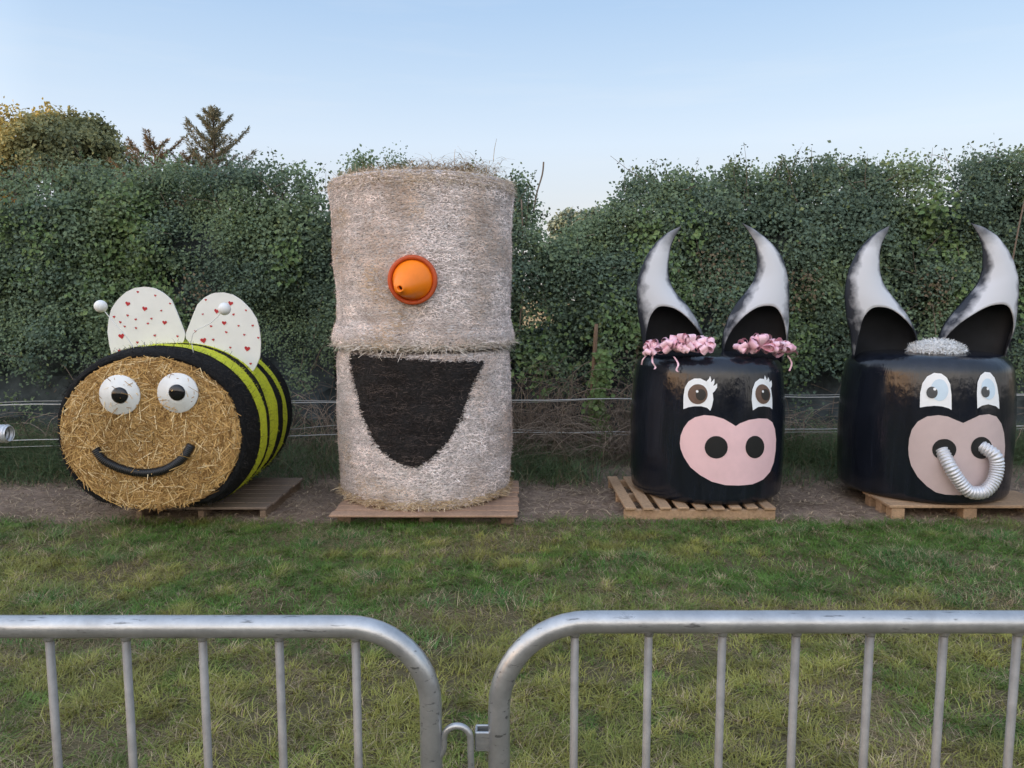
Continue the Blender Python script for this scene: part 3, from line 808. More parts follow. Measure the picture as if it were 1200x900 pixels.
# pink pull bows at the feet of the cow's horns
def bow(t, x, y, z, s, seed):
    r = random.Random(seed); V, F = [], []
    for k in range(15):
        az = r.uniform(0, 2 * PI); el = r.uniform(-.25, 1.35)
        d = Vector((math.cos(az) * math.cos(el), math.sin(az) * math.cos(el), math.sin(el)))
        sd = d.cross(Vector((0, 0, 1))).normalized() if abs(d.z) < .98 else Vector((1, 0, 0))
        sd.rotate(Matrix.Rotation(r.uniform(-.9, .9), 3, d))
        up = sd.cross(d)
        L = s * r.uniform(.8, 1.15); wd = s * r.uniform(.27, .36)
        loop = []
        for j in range(9):       # teardrop ribbon loop
            q = j / 8; a = PI * q
            loop.append(d * (L * math.sin(a)) + up * (s * .26 * math.sin(2 * a)))
        o = len(V)
        for p in loop:
            V.append(Vector((x, y, z)) + p + sd * wd * (.35 + .65 * min(1, p.length / L))); V.append(Vector((x, y, z)) + p - sd * wd * (.35 + .65 * min(1, p.length / L)))
        for j in range(8): F.append((o + 2 * j, o + 2 * j + 1, o + 2 * j + 3, o + 2 * j + 2))
    return place(t, mesh('ribbon_bow', V, F, M['ribbon'], t))
for i, (x, y, z, s) in enumerate([(1.07, 5.87, 1.245, .066), (1.20, 5.80, 1.27, .07), (1.31, 5.76, 1.285, .078), (1.44, 5.74, 1.275, .075),
                                 (1.76, 5.75, 1.275, .072), (1.87, 5.78, 1.285, .078), (1.985, 5.84, 1.265, .07), (2.10, 5.90, 1.235, .068)]):
    bow(cow, x, y, z + .01, s * 1.32, 40 + i)
def ribbon_tail(pts, wd):
    V, F = [], []
    P = smooth_path(pts, 5)
    for i, p in enumerate(P):
        V += [p + Vector((wd, 0, 0)), p - Vector((wd, 0, 0))]
        if i: F.append((2 * i - 2, 2 * i - 1, 2 * i + 1, 2 * i))
    return place(cow, mesh('ribbon_tail', V, F, M['ribbon'], cow))
ribbon_tail([(1.07, 5.84, 1.22), (1.06, 5.78, 1.18), (1.085, 5.79, 1.14), (1.075, 5.78, 1.125)], .007)
ribbon_tail([(1.03, 5.88, 1.22), (1.0, 5.86, 1.19), (.995, 5.88, 1.15)], .006)
ribbon_tail([(1.22, 5.77, 1.22), (1.24, 5.71, 1.17), (1.225, 5.70, 1.13), (1.24, 5.70, 1.11)], .007)
ribbon_tail([(1.22, 5.80, 1.27), (1.20, 5.74, 1.31), (1.17, 5.74, 1.28)], .006)
ribbon_tail([(2.12, 5.89, 1.22), (2.155, 5.9, 1.16), (2.14, 5.9, 1.10)], .007)
# white frizz between the bull's horns
nf = 5200
u = rng.random(nf) ** .5; a = rng.random(nf) * 2 * PI
px_, py_ = u * np.cos(a), u * np.sin(a)
P = np.stack([3.31 + .20 * px_, 5.98 + .16 * py_, 1.225 + .085 * np.sqrt(np.clip(1 - u * u, 0, 1)) ** 1.0], 1)
nr_ = unit(np.stack([px_ * .8, py_ * .8, np.full(nf, .7)], 1))
al = unit(rng.standard_normal((nf, 3)) + nr_ * .35)
tf = scatter('forelock', FIB_V, FIB_F, basis(al, nr_, .02 + .035 * rng.random(nf), .0022, .012), P, M['fibre'], bull, col=mix((.55, .55, .54), (.82, .82, .81), rng.random(nf)))
place(bull, tf)
V = [(3.31 + .19 * math.cos(2 * PI * k / 24) * r_, 5.98 + .15 * math.sin(2 * PI * k / 24) * r_, 1.222 + .075 * math.sqrt(max(0, 1 - r_ * r_))) for r_ in (.02, .35, .65, .85, 1) for k in range(24)]
F = [(j * 24 + k, j * 24 + (k + 1) % 24, (j + 1) * 24 + (k + 1) % 24, (j + 1) * 24 + k) for j in range(4) for k in range(24)]
place(bull, mesh('forelock_base', V, F, M['eyewhite'], tf))

# ------------------------------------------------------------------ tall white stack: two bales
WX, WY = -.706, 6.2
KR = .00682
UP = [(.05, 1.27), (.5, 1.268), (.645, 1.272), (.695, 1.295), (.716, 1.33), (.720, 1.37), (.700, 1.43), (.682, 1.50), (.682, 1.62), (.690, 1.80), (.698, 1.98), (.698, 2.16), (.704, 2.32), (.718, 2.44), (.722, 2.50), (.705, 2.545), (.64, 2.565), (.4, 2.575), (.05, 2.58)]
LO = [(.05, .097), (.5, .10), (.66, .105), (.672, .14), (.685, .22), (.692, .40), (.700, .52), (.694, .62), (.690, .85), (.688, 1.05), (.688, 1.17), (.684, 1.22), (.66, 1.255), (.5, 1.264), (.05, 1.266)]
def dense(P, n): return [tuple(q) for q in resample(P, n)]
def in_poly(px, py, poly):
    poly = np.asarray(poly); r = np.zeros(len(px), bool); j = len(poly) - 1
    for i in range(len(poly)):
        a, b = poly[i], poly[j]
        with np.errstate(divide='ignore', invalid='ignore'):
            c_ = ((a[1] > py) != (b[1] > py)) & (px < (b[0] - a[0]) * (py - a[1]) / (b[1] - a[1] + 1e-12) + a[0])
        r ^= c_; j = i
    return r
def bumpy(seed):
    def f(th, z, r):
        return .042 * float(fbm(math.sin(th) * 2.5 + seed, math.cos(th) * 2.5, z * 2.5, 3) - .5) + .010 * float(vnoise(math.sin(th) * 9 + seed, math.cos(th) * 9, z * 13) - .5)
    return f
def outer(P, z):
    zs = [q[1] for q in P]; rs = [q[0] for q in P]
    i0 = 1; i1 = len(P) - 1
    return np.interp(z, zs, rs)
def fuzz(name, t, prof, z0, z1, nfib, seed, th_rng, colf, keep=None, Lr=(.015, .05), lift=.35, wd=.0016, vert=.5):
    g = np.random.default_rng(seed)
    th = th_rng[0] + (th_rng[1] - th_rng[0]) * g.random(nfib); z = z0 + (z1 - z0) * g.random(nfib)
    if keep is not None:
        k_ = keep(th, z); th, z = th[k_], z[k_]
    m_ = len(th)
    r = outer(prof, z)
    r = r + .042 * (fbm(np.sin(th) * 2.5 + BS[t.name], np.cos(th) * 2.5, z * 2.5, 3) - .5)
    nr = np.stack([np.sin(th), -np.cos(th), np.zeros(m_)], 1)
    tg = np.stack([np.cos(th), np.sin(th), np.zeros(m_)], 1); uz = np.zeros((m_, 3)); uz[:, 2] = 1
    al = tg * g.standard_normal((m_, 1)) + uz * vert * g.standard_normal((m_, 1)) + nr * lift * np.abs(g.standard_normal((m_, 1)))
    L = Lr[0] + (Lr[1] - Lr[0]) * g.random(m_) ** 1.7
    T = np.stack([WX + r * np.sin(th), WY - r * np.cos(th), z], 1) + nr * .002 - np.array(t.location)[None]
    return scatter(name, FIB_V, FIB_F, basis(al, nr, L, wd * (.7 + .7 * g.random(m_)), L * .12), T, M['fibre'], t, col=colf(th, z, g))
BS = {}
lower = thing('lower_bale', 'lower white painted straw bale with big black smile, standing on the wide pallet', 'bale figure', (WX, WY, .096))
upper = thing('upper_bale', 'upper white painted straw bale with orange nose, stacked on the smiling one', 'bale figure', (WX, WY, 1.268))
BS[lower.name] = 2.0; BS[upper.name] = 11.0
for t, P in ((lower, LO), (upper, UP)):
    V, F = lathe(dense(P, 90), WX, WY, 144, bumpy(BS[t.name]))
    place(t, mesh('bale', V, F, M['net'], t))
def whitecol(th, z, g):
    m_ = len(th)
    c = mix((.38, .315, .29), (.96, .90, .88), g.random(m_) ** .75)
    tan = np.clip((fbm(np.sin(th) * 3 + 5, z * 3, 1, 3) - .5) * 3.2, 0, .8) + .35 * (g.random(m_) < .12) + .18 * (np.sin(th) < 0)  # left half also tinted with the western glow, besides the tan patches
    c = mix(c, (.46, .35, .27), np.clip(tan * .8, 0, .7))
    band = .72 + .5 * vnoise(th * 5, z * 70, 3) ; gold = np.clip((fbm(th * 2.2 + 9, z * 4, 6, 3) - .54) * 5, 0, 1) * (g.random(m_) < .6)
    c = mix(c, (.42, .29, .14), gold * .7); c = np.array((1.26, 1.20, 1.18)) * c * (band * (.82 + .36 * vnoise(th * 9, z * 9, 8)))[:, None]
    dirt = np.exp(-(((th + .20) / .13) ** 2 + ((z - 1.70) / .09) ** 2)) * (g.random(m_) < .65); c = mix(c, (.24, .16, .07), dirt * .8)
    low = np.clip((.34 - z) / .25, 0, 1) * .6
    return mix(c, (.44, .31, .15), low * g.random(m_))
inm = lambda th, z: in_poly(th, z, MOUTH)
FR = (-PI * .62, PI * .62)
fuzz('straw_fuzz', lower, LO, .11, 1.24, 38000, 5, FR, whitecol, Lr=(.012, .042), lift=.09, vert=.34, wd=.0014, keep=lambda th, z: ~inm(th, z))
fuzz('straw_fuzz', upper, UP, 1.29, 2.53, 40000, 6, FR, whitecol, keep=lambda th, z: (th * .69) ** 2 + (z - 1.79) ** 2 > .165 ** 2, Lr=(.012, .042), lift=.09, vert=.34, wd=.0014)
# painted mouth: a patch over the lower bale with its own blackened straw
def mouth_patch():
    P = np.asarray(MOUTH); nt_, nz_ = 90, 70
    th = np.linspace(-.87, .83, nt_); z = np.linspace(.42, 1.252, nz_)
    TH, Z = np.meshgrid(th, z)
    dd = in_poly((TH + .012 * (vnoise(TH * 60, Z * 60) - .5)).ravel(), (Z + .02 * (vnoise(TH * 50 + 9, Z * 50) - .5)).ravel(), MOUTH).reshape(TH.shape)
    r = outer(LO, Z) + .042 * (fbm(np.sin(TH) * 2.5 + 2.0, np.cos(TH) * 2.5, Z * 2.5, 3) - .5) + .010 * (vnoise(np.sin(TH) * 9 + 2.0, np.cos(TH) * 9, Z * 13) - .5) + .005
    V = np.stack([WX + r * np.sin(TH), WY - r * np.cos(TH), Z], -1).reshape(-1, 3)
    F = []
    for j in range(nz_ - 1):
        for i in range(nt_ - 1):
            if dd[j, i] and dd[j + 1, i] and dd[j, i + 1] and dd[j + 1, i + 1]:
                F.append((j * nt_ + i, j * nt_ + i + 1, (j + 1) * nt_ + i + 1, (j + 1) * nt_ + i))
    return V, F
def m_mouth():
    m, nt, b = newmat('black_sprayed_straw'); n = N(nt)
    f = n.noise(n.coord(scale=(1, 1, 3)), 45, 5, .75); hz = n.noise(n.coord(scale=(.3, .3, 9)), 9, 4, .6)
    nt.links.new(n.ramp(f, [(.35, (.008, .007, .007)), (.6, (.030, .025, .024)), (.8, (.075, .055, .045))]), b.inputs['Base Color'])
    b.inputs['Roughness'].default_value = .75; b.inputs['Specular IOR Level'].default_value = .3
    n.bump(n.math('ADD', f, hz), .9, .02, b)
    return m
mo = mesh('mouth', *mouth_patch(), m_mouth(), lower); place(lower, mo)
bmx = bmesh.new(); bmx.from_mesh(mo.data); bmesh.ops.delete(bmx, geom=[v for v in bmx.verts if not v.link_faces], context='VERTS'); bmx.to_mesh(mo.data); bmx.free()
def edge_mouth(th, z):
    # blackened straw, ragged round the outline
    g = np.random.default_rng(99)
    return in_poly(th + .010 * g.standard_normal(len(th)), z + .008 * g.standard_normal(len(z)), MOUTH)
o = fuzz('mouth_fuzz', lower, LO, .42, 1.25, 17000, 8, (-.9, .86), lambda th, z, g: mix((.012, .010, .010), (.115, .088, .078), np.clip(g.random(len(th)) ** 2.6 * 1.7 * vnoise(th * 4, z * 60, 5), 0, 1)), keep=edge_mouth, lift=.08, vert=.2)
o.parent = mo
# straw fringe overhanging the joint, at the top rim, and at the foot
tan_c = lambda th, z, g: mix((.30, .22, .14), (.62, .52, .40), g.random(len(th)))
fuzz('straw_fringe', upper, UP, 1.272, 1.325, 1100, 10, FR, lambda th, z, g: mix((.46, .37, .28), (.80, .74, .68), g.random(len(th))), Lr=(.02, .11), lift=.30, wd=.0017, vert=.5)
fuzz('straw_fringe', upper, UP, 2.46, 2.57, 3200, 11, (-PI, PI), lambda th, z, g: mix((.36, .27, .20), (.68, .57, .46), g.random(len(th))), Lr=(.02, .075), lift=.2, wd=.0017, vert=.42)
fuzz('straw_fringe', lower, LO, .10, .17, 2000, 12, FR, lambda th, z, g: mix((.34, .22, .11), (.68, .54, .36), g.random(len(th))), keep=lambda th, z: vnoise(th * 3 + 3, z * 4) > .45, Lr=(.02, .09), lift=.45, wd=.0017, vert=.3)
# loose heap of straw on top
nh = 7500
nh = 5200; x = rng.standard_normal(nh) * .30; y = rng.standard_normal(nh) * .3
k = (x * x + y * y) < .66 ** 2; x, y = x[k], y[k]; nh = len(x)
hz_ = .015 + .13 * np.clip(fbm(x * 3 + 4, y * 3, 0, 2) * .5 + 1.3 * (x - .05), 0, 1.0)
al = np.stack([rng.standard_normal(nh), rng.standard_normal(nh), .20 * rng.standard_normal(nh)], 1)
nz = np.zeros((nh, 3)); nz[:, 2] = 1
scatter('loose_top_straw', FIB_V, FIB_F, basis(al, nz, .05 + .13 * rng.random(nh), .002, .015), np.stack([x, y, 2.575 - 1.268 + hz_ * rng.random(nh)], 1), M['fibre'], upper, col=mix((.30, .20, .11), (.60, .47, .32), rng.random(nh)))
# orange cone nose
P0, P1 = Vector((-.702, 5.475, 1.786)), Vector((-.768, 5.285, 1.722))
ax = Vector((.06, -1, -.03)).normalized(); Lc = (P1 - P0).dot(ax); lat = (P1 - P0) - ax * Lc
def cone_vf(prof, n_=40, cap=False):
    qq = ax.to_track_quat('Z', 'Y'); V, F = [], []
    for r, h in prof:
        o_ = lat * (max(0, h) / Lc) ** 1.15
        for k in range(n_): V.append(P0 + o_ + qq @ Vector((r * math.cos(2 * PI * k / n_), r * math.sin(2 * PI * k / n_), h)))
    for i in range(len(prof) - 1):
        for k in range(n_):
            l = (k + 1) % n_; F.append((i * n_ + k, i * n_ + l, (i + 1) * n_ + l, (i + 1) * n_ + k))
    if cap: F.append(tuple((len(prof) - 1) * n_ + k for k in range(n_)))
    return V, F
nose = place(upper, mesh('nose', *cone_vf([(.142, -.06), (.142, .0), (.136, .012), (.115, .05), (.088, .10), (.060, .15), (.032, Lc - .025), (.026, Lc), (.018, Lc), (.016, Lc - .03)]), M['orange'], upper))
place(upper, mesh('flange', *cone_vf([(.172, -.07), (.175, -.02), (.175, .006), (.168, .014), (.146, .012), (.143, -.02)]), M['orange_rim'], nose))
place(upper, mesh('tip_hole', *cone_vf([(.0165, Lc - .025), (.012, Lc - .028)], cap=True), M['dark_in'], nose))

# ------------------------------------------------------------------ bee bale
BX, BY, BZ = -2.555, 5.39, .698
bee = thing('bee_bale', 'straw bale lying on its side, made into a smiling bee with yellow stripes', 'bale figure', (BX, BY, 0), .035)
HW, HH, BL = .70, .615, 1.27
def bee_ring(th, s=1.0):
    x = HW * s * math.copysign(abs(math.cos(th)) ** .92, math.cos(th))
    z = HH * s * math.copysign(abs(math.sin(th)) ** .92, math.sin(th))
    lim = -HH * .955 * s
    if z < lim + .06: z = lim + .06 - (lim + .06 - z) * .35
    return x, z
def bee_scale(y):   # rounded front and back shoulders
    c_ = .17
    if y < c_: return 1 - .055 * (1 - y / c_) ** 2
    if y > BL - c_: return 1 - .10 * ((y - BL + c_) / c_) ** 2
    return 1
def bee_band(y0, y1, off, ny, nth=120, th0=0, th1=2 * PI, closed=True):
    V, F = [], []
    for j in range(ny + 1):
        y = y0 + (y1 - y0) * j / ny
        for k in range(nth):
            th = th0 + (th1 - th0) * k / (nth if closed else nth - 1)
            wv = .018 * float(fbm(math.cos(th) * 3 + 3, math.sin(th) * 3, y * 4, 3) - .5) + .006 * float(vnoise(math.cos(th) * 14, math.sin(th) * 14, y * 16) - .5)
            x, z = bee_ring(th, bee_scale(y) + wv / HW + off / HW)
            yy = y + (.02 * math.sin(3 * th + y * 9) if 0.1 < y < 1.1 else 0)
            V.append((x, yy, BZ + z))
    for j in range(ny):
        for k in range(nth if closed else nth - 1):
            l = (k + 1) % nth
            F.append((j * nth + k, j * nth + l, (j + 1) * nth + l, (j + 1) * nth + k))
    return V, F
V, F = bee_band(0, BL, 0, 60)
nth = 120
for s_ in (.955, .93):        # wrap folds over the front edge
    o_ = len(V)
    for k in range(nth):
        x, z = bee_ring(2 * PI * k / nth, .945 * s_ + .02 * float(vnoise(k * .35, s_ * 9) - .5)); V.append((x, -.02 + .02 * (s_ < .94), BZ + z))
    a0 = 0 if s_ == .955 else o_ - nth
    for k in range(nth): F.append((a0 + (k + 1) % nth, a0 + k, o_ + k, o_ + (k + 1) % nth))
F.append(tuple(range(60 * nth, 61 * nth)))
wrap = mesh('bale_wrap', V, F, M['beewrap'], bee)
for (a, b) in ((.165, .37), (.46, .665), (.80, .93)):
    mesh('stripe', *bee_band(a, b, .006, 6), M['stripe'], bee)
# straw face
V, F = [(0, -.035, BZ)], []
for j in range(1, 13):
    s_ = j / 12
    for k in range(nth):
        x, z = bee_ring(2 * PI * k / nth, .89 * s_)
        V.append((x, -.04 + .045 * s_ ** 3 + .02 * float(vnoise(x * 9, z * 9) - .5), BZ + z))
for k in range(nth): F.append((0, 1 + (k + 1) % nth, 1 + k))
for j in range(11):
    a, b = 1 + j * nth, 1 + (j + 1) * nth
    for k in range(nth): F.append((a + k, a + (k + 1) % nth, b + (k + 1) % nth, b + k))
face = mesh('straw_face', V, F, M['straw'], bee)
nf = 15000
g = np.random.default_rng(21)
rad = np.sqrt(g.random(nf)) * .90; th = g.random(nf) * 2 * PI
x = HW * rad * np.cos(th); z = HH * rad * np.sin(th); z = np.maximum(z, -HH * .80)
y = -.045 + .045 * rad ** 3 - .012 * g.random(nf)
tg = np.stack([-np.sin(th), np.zeros(nf), np.cos(th)], 1)
al = tg * (g.standard_normal((nf, 1)) * .9) + np.stack([.8 * g.standard_normal(nf), -.18 * np.abs(g.standard_normal(nf)), .8 * g.standard_normal(nf)], 1)
nr = np.zeros((nf, 3)); nr[:, 1] = -1
L = .06 + .20 * g.random(nf) ** 1.6
c = mix((.20, .10, .03), (.70, .44, .165), g.random(nf) ** 1.1)
hi = g.random(nf) < .14; c[hi] = mix((.66, .46, .21), (.86, .68, .40), g.random(hi.sum()))
lowd = np.clip((fbm(x * 4 + 2, z * 4, 3, 3) - .5) * 3, 0, 1); c = mix(c, c * .72, lowd)
T = np.stack([x, y, BZ + z], 1) - unit(al) * (L * .5)[:, None]
rr_ = np.sqrt((T[:, 0] / HW) ** 2 + ((T[:, 2] - BZ) / HH) ** 2); ee = T + unit(al) * L[:, None]
r2_ = np.sqrt((ee[:, 0] / HW) ** 2 + ((ee[:, 2] - BZ) / HH) ** 2)
k = (rr_ < .905 + .012 * g.standard_normal(nf)) & (r2_ < .905 + .012 * g.standard_normal(nf))
scatter('straw_strands', FIB_V, FIB_F, basis(al[k], nr[k], L[k], .0016 + .0022 * g.random(k.sum()), L[k] * .06), T[k], M['fibre'], face, col=c[k])
# frayed black netting round the outline and dark stubble on the wrap
nf = 9000
th = g.random(nf) * 2 * PI; yy = BL * g.random(nf) ** 1.4 * .98
sc_ = np.array([bee_scale(q) for q in yy]); ring = np.array([bee_ring(q, s) for q, s in zip(th, sc_)])
nr = unit(np.stack([np.cos(th) / HW, np.zeros(nf), np.sin(th) / HH], 1)); nr[:, 1] -= .5 * (yy < .1)
al = g.standard_normal((nf, 3)) + nr * .35
instripe = np.zeros(nf, bool)
for (a, b) in ((.165, .37), (.46, .665), (.80, .93)): instripe |= (yy > a) & (yy < b)
c = mix((.008, .008, .009), (.05, .042, .036), g.random(nf) ** 2); c[instripe] = mix((.42, .46, .02), (.78, .80, .05), g.random(instripe.sum()))
scatter('wrap_fuzz', FIB_V, FIB_F, basis(al, nr, (.02 + .04 * g.random(nf) ** 2) * np.where(instripe, .5, 1), .0013, .006), np.stack([ring[:, 0], yy, BZ + ring[:, 1]], 1) + nr * .004, M['fibre'], wrap, col=c)
# bee features, in the frame of the thing
iM = (Matrix.Translation((BX, BY, 0)) @ Matrix.Rotation(.035, 4, 'Z')).inverted()
def disc(cx, cz, y, prof, n_=40):
    V, F = [], []
    for r, h in prof:
        for k in range(n_): V.append((cx + r * math.cos(2 * PI * k / n_), y - h, cz + r * math.sin(2 * PI * k / n_)))
    for i in range(len(prof) - 1):
        for k in range(n_):
            l = (k + 1) % n_; F.append((i * n_ + k, i * n_ + l, (i + 1) * n_ + l, (i + 1) * n_ + k))
    F.append(tuple((len(prof) - 1) * n_ + k for k in range(n_)))
    return V, F
for wx, wz, ox, oz in ((-2.738, .987, .006, -.002), (-2.339, .999, .001, .004)):
    p = iM @ Vector((wx, 5.4, wz))
    e = mesh('eye', *disc(p.x, p.z, -.075, [(.137, -.03), (.141, -.004), (.139, .001), (.112, .001), (.110, .004), (.088, .004), (.086, .007), (.02, .008)]), M['white'], bee)
    mesh('pupil', *disc(p.x + ox, p.z + oz, -.075, [(.056, .004), (.058, .010), (.054, .018), (.042, .025), (.022, .030), (.004, .031)], 28), M['blackgloss'], e)
mp = [iM @ Vector(q) for q in [(-2.924, 5.4, .606), (-2.867, 5.4, .526), (-2.749, 5.4, .464), (-2.598, 5.4, .433), (-2.444, 5.4, .458), (-2.317, 5.4, .545), (-2.259, 5.4, .631)]]
mp = [Vector((q.x, -.078, q.z)) for q in mp]
Q, rr = ribbed(mp, .029, .004, .013)
mesh('mouth', *tube_vf(Q, rr, 14), M['rubber'], bee)
# antennae: wire with a white ball
for pts in ([(-2.697, 5.50, 1.27), (-2.735, 5.47, 1.37), (-2.809, 5.45, 1.474), (-2.904, 5.45, 1.60)],
            [(-2.285, 5.50, 1.27), (-2.285, 5.48, 1.36), (-2.249, 5.46, 1.425), (-2.13, 5.45, 1.486), (-2.031, 5.45, 1.582)]):
    P = smooth_path([iM @ Vector(q) for q in pts], 6)
    an = tube('antenna', P, .003, M['white'], bee, 6)
    bm = bmesh.new(); bmesh.ops.create_uvsphere(bm, u_segments=24, v_segments=14, radius=.044, matrix=Matrix.Translation(P[-1]))
    me = bpy.data.meshes.new('ball'); bm.to_mesh(me); bm.free(); me.materials.append(M['white'])
    for p_ in me.polygons: p_.use_smooth = True
    link(bpy.data.objects.new('ball', me), an)
# wings: thin boards with red hearts
def heart(cx, cz, s, rot, y):
    r = []
    for k in range(18):
        t = 2 * PI * k / 18
        hx = 16 * math.sin(t) ** 3; hz = 13 * math.cos(t) - 5 * math.cos(2 * t) - 2 * math.cos(3 * t) - math.cos(4 * t)
        a, b = hx / 16 * s, hz / 16 * s
        r.append((cx + a * math.cos(rot) - b * math.sin(rot), y, cz + a * math.sin(rot) + b * math.cos(rot)))
    return r
for W_, HB, HS in ((WING1, HEART1B, HEART1S), (WING2, HEART2B, HEART2S)):
    P = [Vector(q) for q in resample([(a, 0, b) for a, b in W_] + [(W_[0][0], 0, W_[0][1])], 80)[:-1]]
    low = min(q.z for q in P)
    n_ = len(P); yw = 5.92
    V = [(q.x, yw - .006, q.z) for q in P] + [(q.x, yw + .006, q.z) for q in P]
    F = [tuple(range(n_ - 1, -1, -1)), tuple(range(n_, 2 * n_))] + [(i, (i + 1) % n_, n_ + (i + 1) % n_, n_ + i) for i in range(n_)]
    wg = mesh('wing', V, F, M['wing'], bee, smooth=False); wg.data.transform(iM)
    r = random.Random(4)
    for big, lst in ((1, HB), (0, HS)):
        for (hx, hz) in lst:
            q = heart(hx, hz, (.021 if big else .0095) * r.uniform(.85, 1.15), r.uniform(-.3, .3), yw - .009)
            hh = mesh('heart', q, [tuple(range(17, -1, -1))], M['red'], wg, smooth=False); hh.data.transform(iM)

# ------------------------------------------------------------------ ribbed duct poking in at the left edge
Q, rr = ribbed([(-4.35, 5.55, .02), (-4.33, 5.55, .35), (-4.2, 5.53, .60), (-3.95, 5.51, .675), (-3.645, 5.5, .68)], .062, .012, .03)
du = mesh('ribbed_duct', *tube_vf(Q, rr, 20, caps=False), M['foil'])
tag(du, 'silver ribbed metal duct end poking in at the left edge beside the bee', 'duct')
md = du.modifiers.new('thick', 'SOLIDIFY'); md.thickness = .003
# ------------------------------------------------------------------ wire fence behind the bales
fence = thing('wire_fence', 'low fence of pale electric tape and wires strung behind the bales', 'fence', (0, 7.5, 0))
def fy(x): return .07 * x
def wire(name, zs, r, sag=.012, x0=-6.5, x1=6.5, lab=None):
    P = []
    for i in range(60):
        x = x0 + (x1 - x0) * i / 59
        P.append((x, fy(x), np.interp(x, [q[0] for q in zs], [q[1] for q in zs]) + sag * math.sin(x * 1.1 + zs[0][1] * 9) * .5 + .004 * math.sin(x * 7 + 3 * zs[0][1])))
    o = tube(name, P, r, M['wire'], fence, 5)
    return o
wire('fence_tape', [(-6.5, .655), (0, .66), (6.5, .67)], .0062)
wire('wire', [(-6.5, .660), (-3, .70), (0, .640), (3.2, .69), (6.5, .68)], .0025, .02)
wire('fence_tape', [(-6.5, .325), (0, .335), (6.5, .34)], .005)
wire('wire', [(-6.5, .24), (-4, .27), (-2.2, .40), (-1.7, .43), (.4, .34), (1.2, .30), (3, .315), (6.5, .3)], .0025, .02)
for x in (-5.2, -.7, 4.6):
    mesh('fence_post', *tube_vf([(x, fy(x) + .03, -.05), (x, fy(x) + .03, .82)], .022, 8), M['stake'], fence)

# stake with a vine climbing it, in the gap
SX, SY = .835, 7.85
tag(tube('wooden_stake', [(SX - .03, SY, -.05), (SX - .012, SY, .6), (SX + .02, SY, 1.30), (SX + .025, SY, 1.40)], [.026, .025, .022, .019], M['stake'], None, 8),
    'thin brown wooden stake wrapped in vine in the gap between white stack and cow', 'stake')
def leaves(name, P, out, size, cols, mat=None, parent=None, jit=.55, g=rng, asp=.72):
    m_ = len(P)
    nr = unit(out + jit * 1.1 * g.standard_normal((m_, 3)))
    al = g.standard_normal((m_, 3)); al[:, 2] -= .35
    al = unit(al - nr * np.sum(al * nr, 1, keepdims=True) * .8)
    L = size * (.65 + .7 * g.random(m_))
    return scatter(name, LEAF_V, LEAF_F, basis(al, nr, L, L * asp, L * .8), P, mat or M['leaf'], parent, col=cols)
vine = thing('climbing_vine', 'light green ivy vine climbing the thin wooden stake', 'vine', (SX, SY, 0))
P = []
for i in range(90):
    q = i / 89; P.append((.05 * math.sin(q * 17) + .045, -.03 + .04 * math.cos(q * 17), q * 1.12))
tube('stem', P, .006, M['twig'], vine, 5)
m_ = 820
q = rng.random(m_) ** .8
P = np.stack([.055 + .055 * rng.standard_normal(m_) * (.5 + .6 * q * (1 - q) * 3) + .03 * np.sin(q * 9), -.07 + .06 * rng.standard_normal(m_), q * 1.08 + .04], 1)
o_ = np.zeros((m_, 3)); o_[:, 1] = -1; o_[:, 2] = .4
leaves('foliage', P, o_, .050, mix((.11, .17, .06), (.20, .28, .10), rng.random(m_)), parent=vine, jit=.4, asp=.95)

# bramble: dry arching stems in the gaps
def stems(name, label, boxes_, nst, seed, cat='bramble', rr=(.0022, .005)):
    g = np.random.default_rng(seed); parts = []; C_ = []
    for _ in range(nst):
        x0, x1, y0, y1, h = boxes_[g.integers(len(boxes_))]
        a = np.array([g.uniform(x0, x1), g.uniform(y0, y1), 0.])
        hh = h * g.uniform(.35, 1.05); dx = g.normal(0, .38); dy = g.normal(-.05, .14)
        b = a + [dx * .45, dy * .5, hh]; c_ = a + [dx * 1.5, dy, hh * g.uniform(.15, .95)]
        k = 9
        t = np.linspace(0, 1, k)[:, None]
        Pp = (1 - t) ** 2 * a + 2 * t * (1 - t) * b + t * t * c_ + g.normal(0, .010, (k, 3))
        r0 = g.uniform(*rr)
        v, f = tube_vf(Pp, [r0 * (1 - .6 * i / k) for i in range(k)], 3, caps=False)
        parts.append((v, f)); C_ += [mix((.12, .09, .07), (.38, .30, .23), [g.random() ** 1.6])[0]] * len(v)
    V, F = join_vf(parts)
    return tag(mesh(name, V, F, M['deadstem'], None, col=C_), label, cat, kind='stuff')
stems('bramble_stems', 'tangle of dry brown bramble stems under the gap in the hedge', [(-.1, 1.4, 7.7, 8.35, 1.25), (-.1, 1.4, 7.3, 8.0, .75)], 800, 31)
stems('dead_stems', 'dry dead stems along the shaded foot of the hedge', [(-2.6, -1.5, 7.7, 8.3, .95), (-6.5, -4, 7.8, 8.3, .6), (2.3, 3.1, 7.8, 8.4, .7), (2.3, 6, 7.9, 8.4, .6)], 520, 32)

